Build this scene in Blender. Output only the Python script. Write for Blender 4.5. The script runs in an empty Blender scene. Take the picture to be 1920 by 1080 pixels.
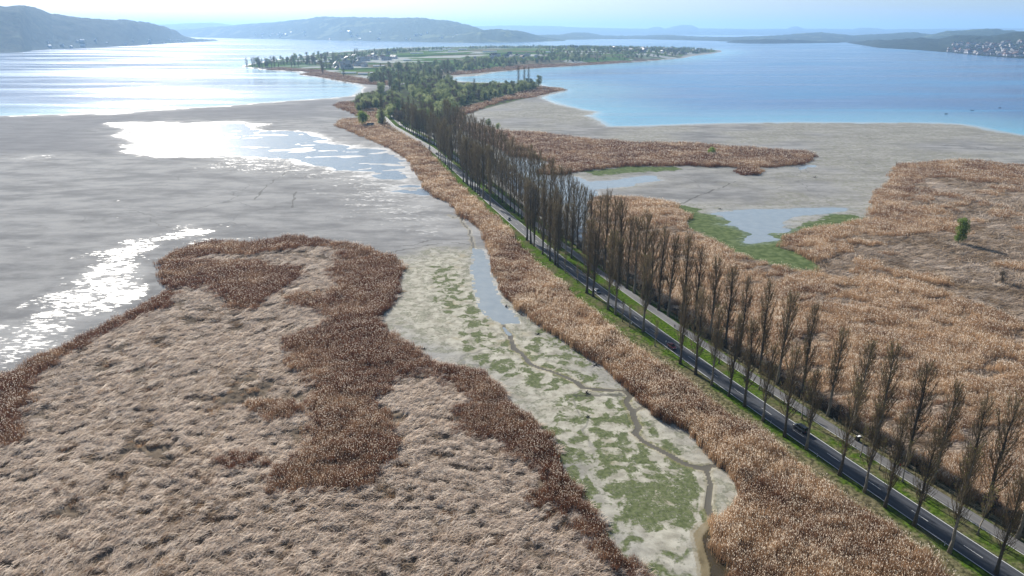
import bpy, bmesh, math, random
import numpy as np
from mathutils import Vector, Matrix

# ------------------------------------------------------------------ camera, sky, sun, exposure
S = bpy.context.scene
COL = S.collection
F, CAM_H = 1280.0, 110.0
PITCH = math.atan(483 / 1280)
SP, CP = math.sin(PITCH), math.cos(PITCH)
cam_d = bpy.data.cameras.new('camera')
cam = bpy.data.objects.new('camera', cam_d)
COL.objects.link(cam)
cam.location = (0, 0, CAM_H)
cam.rotation_euler = (math.pi / 2 - PITCH, 0, 0)
cam_d.sensor_width = 36
cam_d.lens = 24
cam_d.clip_start = 1
cam_d.clip_end = 120000
S.camera = cam

SUN_AZ, SUN_EL = math.radians(-27), math.radians(29)      # azimuth from +Y towards +X
world = bpy.data.worlds.new('World')
S.world = world
world.use_nodes = True
wn = world.node_tree
bg = wn.nodes['Background']
sky = wn.nodes.new('ShaderNodeTexSky')
sky.sky_type = 'NISHITA'
sky.sun_disc = False
sky.sun_elevation = SUN_EL
sky.sun_rotation = SUN_AZ
sky.altitude = 400
sky.air_density = 1.0
sky.dust_density = 1.0
sky.ozone_density = 1.2
wn.links.new(sky.outputs[0], bg.inputs[0])
bg.inputs[1].default_value = 0.062

sun_d = bpy.data.lights.new('sun', 'SUN')
sun_d.energy = 5.0
sun_d.angle = math.radians(0.53)
sun_d.color = (1.0, 0.95, 0.87)
sun = bpy.data.objects.new('sun', sun_d)
COL.objects.link(sun)
sd_ = Vector((math.sin(SUN_AZ) * math.cos(SUN_EL), math.cos(SUN_AZ) * math.cos(SUN_EL), math.sin(SUN_EL)))
sun.rotation_euler = sd_.to_track_quat('Z', 'Y').to_euler()
sun.location = (0, 0, 300)

S.view_settings.view_transform = 'Standard'
S.view_settings.look = 'None'
S.view_settings.exposure = 0.72
S.view_settings.gamma = 1
S.view_settings.use_curve_mapping = False
S.render.engine = 'CYCLES'
S.cycles.max_bounces = 6
S.cycles.diffuse_bounces = 2
S.cycles.glossy_bounces = 2
S.cycles.transmission_bounces = 2
S.cycles.volume_bounces = 1
S.cycles.transparent_max_bounces = 8
S.cycles.use_denoising = True
S.cycles.denoising_prefilter = 'ACCURATE'
S.cycles.sample_clamp_indirect = 6
S.cycles.caustics_reflective = False
S.cycles.caustics_refractive = False

random.seed(7)
RNG = np.random.default_rng(11)

# ------------------------------------------------------------------ helpers
def W(x, y, z=0.0):
    """photograph pixel (1920x1080) -> point of the plane at height z"""
    v = y - 540.0
    t = (CAM_H - z) / (F * SP + v * CP)
    return ((x - 960.0) * t, (F * CP - v * SP) * t)

def at_depth(x, y, dist):
    """height and position of pixel (x, y) at horizontal forward distance dist"""
    v = y - 540.0
    fw = F * CP - v * SP
    t = dist / fw
    return ((x - 960.0) * t, dist, CAM_H - t * (F * SP + v * CP))

def px(s, z=0.0):
    return np.array([W(float(a.split(',')[0]), float(a.split(',')[1]), z) for a in s.split()])

def pxs(s):
    return [tuple(float(q) for q in a.split(',')) for a in s.split()]

def sd_poly(P, poly, margin=40.0):
    out = np.full(len(P), -margin)
    lo, hi = poly.min(0) - margin, poly.max(0) + margin
    m = np.where((P[:, 0] > lo[0]) & (P[:, 0] < hi[0]) & (P[:, 1] > lo[1]) & (P[:, 1] < hi[1]))[0]
    if len(m) == 0:
        return out
    q = P[m]
    d2 = np.full(len(q), 1e18)
    ins = np.zeros(len(q), bool)
    n = len(poly)
    for i in range(n):
        a, b = poly[i], poly[(i + 1) % n]
        e = b - a
        w = q - a
        t = np.clip((w @ e) / max(e @ e, 1e-9), 0, 1)
        dd = w - t[:, None] * e
        d2 = np.minimum(d2, (dd ** 2).sum(1))
        c = (a[1] > q[:, 1]) != (b[1] > q[:, 1])
        with np.errstate(divide='ignore', invalid='ignore'):
            xi = a[0] + (q[:, 1] - a[1]) * e[0] / (e[1] if abs(e[1]) > 1e-12 else 1e-12)
        ins ^= c & (q[:, 0] < xi)
    d = np.sqrt(d2)
    out[m] = np.maximum(np.where(ins, d, -d), -margin)
    return out

def d_line(P, line, margin=20.0):
    out = np.full(len(P), margin)
    lo, hi = line.min(0) - margin, line.max(0) + margin
    m = np.where((P[:, 0] > lo[0]) & (P[:, 0] < hi[0]) & (P[:, 1] > lo[1]) & (P[:, 1] < hi[1]))[0]
    if len(m) == 0:
        return out
    q = P[m]
    d2 = np.full(len(q), margin ** 2)
    for i in range(len(line) - 1):
        a, b = line[i], line[i + 1]
        e = b - a
        w = q - a
        t = np.clip((w @ e) / max(e @ e, 1e-9), 0, 1)
        dd = w - t[:, None] * e
        d2 = np.minimum(d2, (dd ** 2).sum(1))
    out[m] = np.sqrt(d2)
    return out

def _hash(ix, iy, seed):
    h = (ix.astype(np.int64) * 374761393 + iy.astype(np.int64) * 668265263 + seed * 974711) & 0xffffffff
    h = ((h ^ (h >> 13)) * 1274126177) & 0xffffffff
    h = h ^ (h >> 16)
    return (h & 0xffff) / 65535.0

def vnoise(P, size, seed=0):
    x, y = P[:, 0] / size, P[:, 1] / size
    ix, iy = np.floor(x), np.floor(y)
    fx, fy = x - ix, y - iy
    fx = fx * fx * (3 - 2 * fx); fy = fy * fy * (3 - 2 * fy)
    a = _hash(ix, iy, seed); b = _hash(ix + 1, iy, seed)
    c = _hash(ix, iy + 1, seed); d = _hash(ix + 1, iy + 1, seed)
    return ((a * (1 - fx) + b * fx) * (1 - fy) + (c * (1 - fx) + d * fx) * fy) * 2 - 1

def fbm(P, size, seed=0, octs=4):
    s, a, t = 0.0, 1.0, 0.0
    for i in range(octs):
        s = s + a * vnoise(P + 13.7 * i, size / 2 ** i, seed + i * 17)
        t += a
        a *= 0.5
    return s / t

def sstep(a, b, x):
    t = np.clip((x - a) / (b - a), 0, 1)
    return t * t * (3 - 2 * t)

# ------------------------------------------------------------------ the map: outlines read off the photograph, laid on the ground
LAKE_L = px('-900,224 -300,221 0,218 60,216 140,214 215,214 270,208 350,203 430,198 500,192 560,188 620,184 660,181 671,176 677,169 684,163 '
            '668,158 640,153 600,145.5 566,141 560,138 585,136 545,134 500,131.5 455,124.5 470,121 520,112 600,101 700,92 800,88 900,87 1000,86 1100,87 '
            '1200,88 1300,91 1345,93.5 1356,97 1330,101 1300,104.5 1284,108.5 1240,112.5 1200,116 1150,119 1100,122.5 1057,125 1017,127 994,129.5 '
            '962,132 922,136 888,143 854,143.5 843,147 850,151 870,154 930,155 1000,156 1022,162 1062,169 1035,176 1018,180 1016,185 1035,192 1080,204 1119,210 '
            '1100,216 1118,226 1135,238 1200,237 1300,233 1400,231 1500,230 1600,230.5 1700,231 1760,231 1800,233 1830,238 1860,245 1925,256 2300,262 '
            '2900,262 2900,66 1900,60.2 0,60.2 -900,66')
MUD_BAR = px('1893,229 1925,224 2050,222 2050,236 1960,238 1915,236')
ISLAND = px('450,124 500,130.5 550,133 590,135.5 566,139 600,144 640,151 690,158 716,159 745,160 800,150 845,141 880,138.5 922,134 960,131 1017,126 '
            '1057,124 1150,118 1200,115 1240,112 1283,108 1284,104 1310,101 1354,97 1343,94 1300,91.5 1200,88.5 1100,87.5 1000,86.5 900,87.5 800,88.5 700,92.5 600,101.5 520,112.5')
SPIT = px('628,198 650,190 690,182 720,172 740,160 800,150 850,154 1000,158 1020,163 1058,168.5 1030,174 1000,182 940,196 900,207 872,218 '
          '860,235 800,250 760,245 700,262 640,238 660,226 690,222 705,214 660,208')
POOLS = {
 'near': px('888,468 908,468 918,490 924,520 932,548 946,572 966,590 972,606 945,606 915,596 900,576 889,540 884,508'),
 'left': px('225,232 330,236 430,231 520,244 575,252 640,272 722,279 756,300 778,330 800,352 818,369 790,362 742,347 700,336 650,322 600,306 560,298 '
            '400,293 330,290 290,282 240,262'),
 'puddle': px('1082,352 1100,343 1180,332 1228,329 1236,337 1202,345 1150,353 1100,359'),
 'creek': px('938,285 1000,294 1034,300 1040,308 1012,322 1080,331 1108,342 1118,365 1100,392 1106,440 1092,446 1072,402 1040,372 984,372 960,345 956,312'),
 'basin': px('1335,401 1400,397 1480,394 1540,388 1575,390 1530,405 1480,415 1455,432 1430,430 1425,445 1400,455 1415,440 1395,424 1365,416'),
 'strip': px('1485,312 1525,309 1532,313 1500,318'),
}
MARSH_ISLE = px('-400,900 -60,740 0,712 60,680 130,650 200,612 260,580 300,555 315,540 300,520 298,495 330,470 400,453 470,455 540,445 600,449 670,460 '
                '730,480 757,500 750,540 738,567 714,590 705,605 722,622 760,645 796,660 802,682 870,694 902,700 922,720 962,755 1004,800 1042,840 '
                '1066,880 1082,920 1112,970 1152,1020 1192,1060 1260,1140 1300,1300 -400,1300')
VERGE_REEDS = px('632,236 645,226 690,222 735,228 757,246 790,275 820,312 858,352 888,380 925,412 962,455 1002,500 1052,542 1102,590 1150,629 1200,668 1250,704 '
                 '1300,744 1400,812 1480,874 1560,932 1650,994 1730,1062 1790,1120 1900,1300 1450,1300 1385,1085 1362,1050 1340,1012 1345,986 1388,966 1403,940 1388,900 '
                 '1350,868 1320,830 1290,802 1240,777 1200,747 1160,712 1130,682 1090,657 1050,627 1012,602 978,582 946,545 930,500 920,455 905,432 '
                 '865,402 850,379 820,371 803,352 786,325 770,300 745,284 700,263 665,249')
FIELD = px('1098,440 1110,400 1112,375 1130,370 1200,373 1268,387 1293,404 1282,430 1320,450 1370,474 1430,494 1480,512 1528,514 1543,500 1500,477 '
           '1463,466 1474,446 1530,432 1600,420 1632,412 1626,398 1650,362 1684,312 1750,305 1830,304 1925,312 2300,330 2600,900 2600,1300 2100,1300 '
           '1940,1010 1850,968 1750,908 1620,824 1515,758 1400,682 1300,618 1205,556 1160,525 1120,490')
LAID_R = px('1700,345 1760,330 1830,350 1925,345 2300,360 2400,700 1980,640 1860,590 1760,540 1680,520 1600,500 1560,520 1540,505 1560,470 1620,450 1740,445 1800,400 1700,385')
BAR = px('880,232 930,246 1000,250 1100,262 1200,270 1300,271 1400,279 1500,286 1528,295 1502,309 1450,314 1350,314 1280,311 1180,312 1100,320 1062,328 '
         '1012,326 1036,308 1022,299 960,293 935,275 900,262 860,240')
CLUMP = px('1380,322 1395,316 1420,317 1430,322 1415,329 1390,329')
SPIT_REEDS_R = px('870,216 900,204 940,190 1000,182 1035,173 1062,168.5 1040,165 1015,164 1000,168 960,180 900,196 862,205 840,230 862,238')
SPIT_REEDS_L = px('628,198 650,192 668,200 705,208 740,222 735,236 700,228 660,212')
SHORE_REEDS = px('520,128 600,132 640,142 690,150 740,155 740,160 716,160 690,158.5 640,151.5 600,144 566,139.5 590,135.6 550,133.2 500,131')
SHORE_REEDS2 = px('845,141.5 880,138.8 922,134.5 960,131.5 1017,126.5 1057,124.5 1150,119 1240,112.5 1240,110.5 1150,116.5 1057,122 1000,124 950,127 900,132 850,137')
GREEN_FLAT = px('1236,382 1290,390 1330,406 1380,418 1418,434 1470,442 1530,418 1568,404 1606,406 1560,428 1500,440 1470,462 1534,488 1532,514 1480,512 1420,492 '
                '1370,472 1320,447 1288,430 1298,408')
GREEN_BAR = px('1100,322 1180,314 1260,314 1270,318 1180,322 1120,328')
ALGAE = [(px('1030,745 1100,730 1180,750 1215,800 1290,850 1320,885 1300,985 1260,1010 1190,1010 1150,960 1110,900 1075,860'), .64),
         (px('1150,905 1200,880 1290,890 1320,930 1315,985 1250,1000 1180,990'), .74),
         (px('800,500 850,500 885,560 915,610 940,640 985,640 1020,620 1080,640 1110,690 1140,730 1100,740 1000,735 920,700 880,660 850,600 820,570'), .63),
         (px('1180,745 1215,770 1330,850 1345,880 1300,865 1230,830'), .5),
         (px('1340,900 1375,920 1385,950 1350,965 1338,930'), .4),
         (px('1010,800 1060,820 1100,900 1130,960 1110,960 1070,900 1035,850'), .75),
         (px('1120,960 1300,1010 1320,1080 1200,1080 1150,1030'), .55)]
SANDY = px('700,600 740,500 800,470 880,470 960,580 1100,680 1250,780 1400,900 1400,980 1330,1100 1200,1100 1060,880 900,700')
STREAMS = [(px('969,603 945,606 951,626 966,652 990,680 1020,695 1050,703 1075,715 1089,727 1110,730 1135,733 1165,731'), 1.0),
           (px('1165,731 1182,744 1175,755 1190,775 1198,800 1190,813 1202,829 1240,846 1280,867 1315,878 1330,880'), .95),
           (px('1326,881 1333,910 1328,930 1333,955 1340,975'), .9),
           (px('1315,878 1345,874 1372,884 1392,905 1401,935 1394,958 1375,972'), .75),
           (px('1165,731 1205,747 1218,762 1195,770'), .4),
           (px('1218,762 1250,780 1290,800'), .35),
           (px('840,402 852,410 862,402 868,420 880,432 886,455 890,470'), .7),
           (px('915,596 930,575 948,580'), .3)]
BROWN_POND = px('1338,975 1350,985 1346,1000 1352,1020 1362,1050 1385,1080 1420,1140 1330,1140 1322,1060 1312,1020 1308,1005 1320,990')
CRACKS = [px('740,464 800,452 850,449 888,450'), px('715,476 770,465 830,456'), px('850,455 890,461'), px('480,375 500,350 545,315'), px('545,390 556,360'),
          px('1270,384 1330,360 1380,340'), px('1080,745 1120,742 1160,738')]
WETBAND = px('-200,700 0,600 60,545 130,490 230,448 330,422 400,405 430,425 340,460 290,500 300,555 200,600 60,670 0,705 -200,800')
GREYBAND = px('-300,222 0,219 270,212 500,196 640,186 640,215 500,228 300,222 200,240 230,290 0,290 -300,300')

CX = np.array([100, 110, 120, 135, 150, 175, 200, 230, 260, 300, 350, 400, 450, 500, 600, 700, 850, 1000, 1300, 1700])
RX = np.array([112, 108.2, 104.2, 98.1, 91.5, 81.3, 71.0, 58.7, 47.6, 33.2, 17.4, 2.7, -12, -26.7, -56.3, -86.6, -140, -185, -225, -190])
road_c = np.polyfit(CX[:16], RX[:16], 4)
def road_x(Y):
    Y = np.asarray(Y, float)
    return np.where(Y < 690, np.polyval(road_c, np.minimum(Y, 690)), np.interp(Y, np.array([690, 850, 1000, 1300, 1700]),
                    np.array([np.polyval(road_c, 690), -146, -190, -225, -190])))
def road_d(P):
    """signed sideways distance from the road's centre line (right positive), world metres"""
    Y = P[:, 1]
    s = (road_x(Y + 2) - road_x(Y - 2)) / 4
    return (P[:, 0] - road_x(Y)) / np.sqrt(1 + s * s)
ROAD_W, PATH_O, PATH_W = 6.7, 11.2, 3.8
LAND_Z = 1.0

def fields(P):
    f = {}
    n1 = fbm(P, 14, 1, 4)
    n2 = fbm(P, 70, 5, 4)
    n3 = fbm(P, 3.0, 9, 3)
    dist = np.hypot(P[:, 0], P[:, 1])
    jit = np.clip(dist / 300, .25, 3)
    lake = np.maximum(sd_poly(P, LAKE_L, 400), -400)
    lake = lake - np.maximum(sd_poly(P, MUD_BAR, 60), -30) * 1.0 * (sd_poly(P, MUD_BAR, 60) > -30)
    f['lake'] = lake + n1 * 3 * jit
    isl = sd_poly(P, ISLAND, 150) + n1 * 3
    spit = sd_poly(P, SPIT, 60) + n1 * 3
    pool = np.full(len(P), -40.0)
    for k, q in POOLS.items():
        a = {'near': 1.2, 'left': 16, 'puddle': 5, 'creek': 3, 'basin': 9, 'strip': 3}[k]
        pool = np.maximum(pool, sd_poly(P, q, 40) / a * 2 + fbm(P * np.array([.45, 1.3]), a * 2.5, 21, 5) * (5.0 if k == 'left' else .9 if k == 'near' else 3.4 if k == 'basin' else 2.2))
    f['pool'] = pool
    pool_rag = np.where(P[:, 0] < -60, fbm(P * np.array([.35, 1.2]), 9, 23, 4), 0)
    pond = sd_poly(P, BROWN_POND, 20) + n3 * .8
    f['pond'] = pond
    strm = np.full(len(P), -10.0)
    wob = np.stack([P[:, 0] + vnoise(P, 6, 31) * .8, P[:, 1] + vnoise(P, 6, 32) * .8], 1)
    for l, w in STREAMS:
        strm = np.maximum(strm, w * (.33 + .2 * vnoise(P, 5, 91)) - d_line(wob, l, 10))
    f['stream'] = strm
    crk = np.full(len(P), 10.0)
    wob2 = np.stack([P[:, 0] + vnoise(P, 9, 33) * 2, P[:, 1] + vnoise(P, 9, 34) * 2], 1)
    for l in CRACKS:
        crk = np.minimum(crk, d_line(wob2, l, 10))
    f['crack'] = crk
    f['ridge'] = np.where(dist < 420, 1 - np.abs(fbm(P @ np.array([[.9, .4], [-.4, 1.7]]), 4.2, 41, 3)) * 2.2, .5)
    rd = road_d(P)
    on_c = (P[:, 1] < 1500) & (P[:, 1] > 20)
    cor = np.where(on_c, np.minimum(rd + 17, 17.5 - rd), -40)          # causeway corridor
    f['clear'] = np.where(on_c & (P[:, 1] < 1000), np.minimum(rd + 5.5, 17.5 - rd), -40)
    cor = np.where((P[:, 1] < 1000), cor, -40)
    f['cor'] = cor
    f['isl'], f['spit'] = isl, spit
    isle_m = sd_poly(P, MARSH_ISLE, 40) + n1 * 2.2 + n3 * .5
    verge = sd_poly(P, VERGE_REEDS, 40) + 1.0 + n1 * 2.2 + n3 * .7
    field = sd_poly(P, FIELD, 40) + n1 * 2 * jit + n3 * .5
    bar = sd_poly(P, BAR, 40) + n1 * 4
    f['isle_m'], f['verge'], f['field'], f['bar'] = isle_m, verge, field, bar
    others = np.maximum.reduce([bar, sd_poly(P, CLUMP, 30) + n1 * 1.5, sd_poly(P, SPIT_REEDS_R, 40) + n1 * 2, sd_poly(P, SPIT_REEDS_L, 40) + n1 * 2,
                                sd_poly(P, SHORE_REEDS, 60) + n1 * 3, sd_poly(P, SHORE_REEDS2, 60) + n1 * 3])
    marsh = np.maximum.reduce([isle_m, verge, field, others])
    f['others'] = others
    f['marsh'] = marsh
    f['land'] = np.maximum(isl, spit)
    # ---- height
    z = 0.14 + n2 * .05 + n1 * .025 + n3 * .006
    z = np.where(f['pool'] > -3, z + (-0.045 + n3 * .012 + pool_rag * .16 - z) * sstep(-1.2, .6, f['pool']), z)
    z = z - .16 * sstep(0.0, .35, strm) - .35 * sstep(0, 1.5, pond) - .06 * (1 - sstep(.1, .5, crk))
    rough = np.clip(f['ridge'], 0, 1) ** 2 * .75 - .2 + np.where(dist < 900, n1 * .12, 0)
    z = z + (.28 + rough - z * .3) * sstep(-.5, 1.5, marsh) * (1 - sstep(-6, 1, f['clear']))
    z = z + (LAND_Z - .12 + n3 * .03 - z) * sstep(-5, 0, cor) * sstep(-12, -5, rd)
    hill = 24 * np.exp(-(((P[:, 0] - 60) / 700) ** 2 + ((P[:, 1] - 3300) / 900) ** 2)) + 8 * np.exp(-(((P[:, 0] - 500) / 500) ** 2 + ((P[:, 1] - 3500) / 500) ** 2))
    z = z + (1.2 + n2 * .5 - z) * sstep(0, 25, f['land']) * (1 - sstep(-8, 0, cor))
    z = z + hill * sstep(0, 150, isl)
    lk = f['lake']
    z = np.where(lk > -40, np.minimum(z, .15 - .004 * (lk + 38)) * sstep(-42, -30, lk) + z * (1 - sstep(-42, -30, lk)), z)
    z = np.where((lk > -40) & (f['land'] > 0), np.maximum(z, .3), z)
    z = np.where(lk > 3, -np.clip(lk * .006, .05, 3), z)
    f['z'] = z
    f['n1'], f['n2'], f['dist'] = n1, n2, dist
    return f

def ground_z(P):
    return fields(np.atleast_2d(np.asarray(P, float)))['z']

# ------------------------------------------------------------------ materials
def new_mat(name):
    m = bpy.data.materials.new(name)
    m.use_nodes = True
    nt = m.node_tree
    nt.nodes.clear()
    out = nt.nodes.new('ShaderNodeOutputMaterial')
    return m, nt, out

class N:
    """small node-building helper"""
    def __init__(s, nt): s.nt = nt
    def n(s, t, **k):
        x = s.nt.nodes.new(t)
        for a, b in k.items(): setattr(x, a, b)
        return x
    def link(s, a, b): s.nt.links.new(a, b)
    def put(s, sock, v):
        if hasattr(v, 'links') or isinstance(v, bpy.types.NodeSocket): s.link(v, sock)
        elif isinstance(v, (tuple, list)) and len(v) == 3 and sock.type == 'RGBA': sock.default_value = (*v, 1)
        else: sock.default_value = v
    def attr(s, name, kind='GEOMETRY', out='Fac'):
        x = s.n('ShaderNodeAttribute', attribute_name=name, attribute_type=kind)
        return x.outputs[out]
    def pos(s):
        return s.n('ShaderNodeNewGeometry').outputs['Position']
    def noise(s, scale, vec=None, detail=4, rough=.55, out='Fac', dist=0.0):
        x = s.n('ShaderNodeTexNoise')
        x.inputs['Scale'].default_value = scale
        x.inputs['Detail'].default_value = detail
        x.inputs['Roughness'].default_value = rough
        x.inputs['Distortion'].default_value = dist
        if vec is not None: s.link(vec, x.inputs['Vector'])
        return x.outputs[out]
    def stretch(s, vec, sc, rot=0.0):
        x = s.n('ShaderNodeMapping')
        x.inputs['Scale'].default_value = sc
        x.inputs['Rotation'].default_value = (0, 0, rot)
        s.link(vec, x.inputs['Vector'])
        return x.outputs[0]
    def m(s, op, a, b=0.0, c=None, clamp=False):
        x = s.n('ShaderNodeMath', operation=op, use_clamp=clamp)
        s.put(x.inputs[0], a); s.put(x.inputs[1], b)
        if c is not None: s.put(x.inputs[2], c)
        return x.outputs[0]
    def ss(s, a, b, x):
        y = s.n('ShaderNodeMapRange', interpolation_type='SMOOTHSTEP')
        s.put(y.inputs['Value'], x); s.put(y.inputs['From Min'], a); s.put(y.inputs['From Max'], b)
        return y.outputs[0]
    def rng(s, a, b, x, lo=0.0, hi=1.0):
        y = s.n('ShaderNodeMapRange')
        s.put(y.inputs['Value'], x); s.put(y.inputs['From Min'], a); s.put(y.inputs['From Max'], b)
        y.inputs['To Min'].default_value = lo; y.inputs['To Max'].default_value = hi
        return y.outputs[0]
    def mix(s, f, a, b):
        x = s.n('ShaderNodeMix', data_type='RGBA')
        s.put(x.inputs[0], f); s.put(x.inputs[6], a); s.put(x.inputs[7], b)
        return x.outputs[2]
    def bump(s, h, dist, strength=1.0, nrm=None):
        x = s.n('ShaderNodeBump')
        s.put(x.inputs['Height'], h)
        x.inputs['Distance'].default_value = dist
        s.put(x.inputs['Strength'], strength)
        if nrm is not None: s.link(nrm, x.inputs['Normal'])
        return x.outputs[0]
    def bsdf(s, out, **k):
        b = s.n('ShaderNodeBsdfPrincipled')
        for a, v in k.items(): s.put(b.inputs[a.replace('_', ' ')], v)
        s.link(b.outputs[0], out.inputs[0])
        return b

def plain(name, col, rough=.7, metal=0.0, var=.12, scale=2.0, spec=.5):
    m, nt, out = new_mat(name)
    g = N(nt)
    tc = g.n('ShaderNodeTexCoord').outputs['Object']
    no = g.noise(scale, tc)
    d = tuple(c * (1 - var * 2) for c in col)
    l = tuple(min(1, c * (1 + var * 2)) for c in col)
    c = g.mix(no, d, l)
    g.bsdf(out, Base_Color=c, Roughness=rough, Metallic=metal, Specular_IOR_Level=spec)
    return m

def leafy(name, cols, trans=.35, instancer=False, tint_cols=None, rough=.7):
    """diffuse + translucent foliage / straw with per-object variety"""
    m, nt, out = new_mat(name)
    g = N(nt)
    rnd = g.n('ShaderNodeObjectInfo').outputs['Random']
    ps = g.pos()
    no = g.noise(.8, ps, 3)
    f = g.m('ADD', g.m('MULTIPLY', rnd, .6), g.m('MULTIPLY', no, .5), clamp=True)
    c = g.mix(f, cols[0], cols[1])
    if tint_cols:
        t = g.attr('tint', 'INSTANCER')
        c = g.mix(t, c, g.mix(f, tint_cols[0], tint_cols[1]))
    d = g.n('ShaderNodeBsdfDiffuse'); g.link(c, d.inputs[0])
    tr = g.n('ShaderNodeBsdfTranslucent'); g.link(c, tr.inputs[0])
    mx = g.n('ShaderNodeMixShader'); mx.inputs[0].default_value = trans
    g.link(d.outputs[0], mx.inputs[1]); g.link(tr.outputs[0], mx.inputs[2])
    g.link(mx.outputs[0], out.inputs[0])
    return m

# ground
def ground_material():
    m, nt, out = new_mat('ground_soil')
    g = N(nt)
    P = g.pos()
    big = g.noise(.012, P, 4)
    mid = g.noise(.09, P, 5)
    fine = g.noise(1.1, P, 4)
    blot = g.noise(.28, P, 4, .6)
    streak = g.noise(1.0, g.stretch(P, (.035, .075, .1), .12), 6, .65)
    streak = g.m('ADD', g.m('MULTIPLY', streak, .6), g.m('MULTIPLY', g.noise(.02, g.stretch(P, (.7, 1.5, 1), .2), 4, .6, dist=.5), .4))
    mudg = g.mix(g.ss(.38, .62, streak), (.155, .156, .16), (.30, .298, .295))
    mudg = g.mix(g.m('MULTIPLY', g.attr('greyband'), .7), mudg, g.mix(streak, (.085, .09, .105), (.15, .15, .165)))
    sand = g.mix(g.ss(.3, .7, blot), (.28, .262, .21), (.50, .475, .395))
    sand = g.mix(g.m('MULTIPLY', g.ss(.55, .75, mid), .5), sand, (.36, .30, .17))
    col = g.mix(g.m('MULTIPLY', g.attr('sandy'), 1.0), mudg, sand)
    # drainage rills
    dn = g.n('ShaderNodeVectorMath', operation='MULTIPLY_ADD')
    g.link(g.noise(.03, P, 3, out='Color'), dn.inputs[0]); dn.inputs[1].default_value = (34, 34, 0); g.link(P, dn.inputs[2])
    vr = g.n('ShaderNodeTexVoronoi', feature='DISTANCE_TO_EDGE'); vr.inputs['Scale'].default_value = .021
    g.link(dn.outputs[0], vr.inputs['Vector'])
    rill = g.m('MULTIPLY', g.ss(.016, .004, vr.outputs['Distance']), g.ss(.5, .6, g.noise(.008, P, 3)))
    col = g.mix(g.m('MULTIPLY', rill, .45), col, (.085, .085, .085))
    # pock marks and crusts
    col = g.mix(g.m('MULTIPLY', g.ss(.58, .72, fine), .35), col, (.10, .095, .085))
    # algae
    an = g.m('ADD', g.m('MULTIPLY', g.noise(.21, P, 3, .55, dist=.5), .8), g.m('MULTIPLY', g.noise(1.2, P, 3), .2))
    alg = g.ss(-.015, .085, g.m('SUBTRACT', g.attr('algae'), g.m('ADD', g.m('MULTIPLY', an, 1.15), .02)))
    fb = g.m('ADD', g.m('MULTIPLY', g.noise(.21, P, 3, .55, dist=.5), .75), g.m('MULTIPLY', fine, .25))
    alga = g.attr('algae')
    rimm = g.m('MULTIPLY', g.ss(.02, -.05, g.m('ABSOLUTE', g.m('SUBTRACT', g.m('SUBTRACT', alga, g.m('MULTIPLY', an, 1.15)), -.07))), g.ss(.15, .4, alga))
    col = g.mix(g.m('MULTIPLY', rimm, .7), col, (.52, .50, .42))
    col = g.mix(g.m('MULTIPLY', g.m('MULTIPLY', g.ss(.50, .44, fb), g.ss(.1, .4, g.attr('sandy'))), .63), col, g.mix(g.ss(.4, .6, fine), (.12, .125, .085), (.27, .27, .20)))
    algc = g.mix(g.ss(.3, .7, fine), (.06, .08, .03), (.155, .175, .085))
    algs = g.m('ADD', g.m('MULTIPLY', g.noise(2.2, P, 3), .6), g.m('MULTIPLY', g.noise(.55, P, 3), .4))
    col = g.mix(g.m('MULTIPLY', alg, g.ss(.30, .50, algs)), col, algc)
    # yellow rim by streams
    st = g.attr('stream')
    col = g.mix(g.m('MULTIPLY', g.ss(-1.4, -.1, st), .30), col, (.36, .30, .16))
    col = g.mix(g.ss(-.15, .25, st), col, (.13, .12, .10))
    pd = g.attr('pond')
    col = g.mix(g.ss(-2.0, 0.0, pd), col, (.22, .18, .11))
    col = g.mix(g.ss(-.3, .8, pd), col, (.07, .055, .03))
    col = g.mix(g.m('MULTIPLY', g.m('SUBTRACT', 1.0, g.ss(.12, .5, g.attr('crack'))), .6), col, (.07, .068, .06))
    # green flats
    gf = g.m('ADD', g.m('ADD', g.attr('greenflat'), 3.0), g.m('MULTIPLY', g.m('SUBTRACT', g.noise(.12, P, 5, .65), .5), 26.0))
    gfm = g.ss(-1, 1, gf)
    col = g.mix(gfm, col, g.mix(g.ss(.35, .65, blot), (.06, .09, .03), (.13, .165, .07)))
    # land: fields
    vor = g.n('ShaderNodeTexVoronoi', distance='CHEBYCHEV'); vor.inputs['Scale'].default_value = 1.0
    g.link(g.stretch(P, (.006, .011, .01), .3), vor.inputs['Vector'])
    sepc = g.n('ShaderNodeSeparateColor'); g.link(vor.outputs['Color'], sepc.inputs[0])
    fc = g.mix(g.ss(.1, .5, sepc.outputs[0]), (.045, .085, .028), (.11, .19, .045))
    fc = g.mix(g.ss(.60, .64, sepc.outputs[1]), fc, (.20, .17, .12))
    fc = g.mix(g.ss(.80, .82, sepc.outputs[2]), fc, (.50, .51, .50))
    fc = g.mix(g.m('MULTIPLY', mid, .5), fc, (.06, .08, .04))
    col = g.mix(g.ss(8, 16, g.attr('land')), col, fc)
    col = g.mix(g.m('MULTIPLY', g.ss(-2, 4, g.attr('spitland')), .9), col, g.mix(g.ss(.45, .6, mid), (.05, .045, .03), (.08, .12, .03)))
    # marsh litter
    lit = g.mix(g.ss(.3, .7, g.noise(2.5, P, 5, .7)), (.045, .036, .03), (.20, .16, .12))
    lit = g.mix(g.ss(.35, .65, mid), lit, g.mix(fine, (.09, .07, .05), (.30, .24, .18)))
    mrs = g.ss(-.4, .8,  g.m('ADD', g.attr('marsh'), g.m('MULTIPLY', g.m('SUBTRACT', fine, .5), 2.0)))
    col = g.mix(mrs, col, lit)
    # grass of the causeway
    gr = g.mix(g.ss(.3, .75, fine), (.03, .058, .008), (.10, .165, .018))
    gr = g.mix(g.ss(.45, .68, mid), gr, g.mix(fine, (.06, .055, .03), (.15, .135, .075)))
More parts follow.
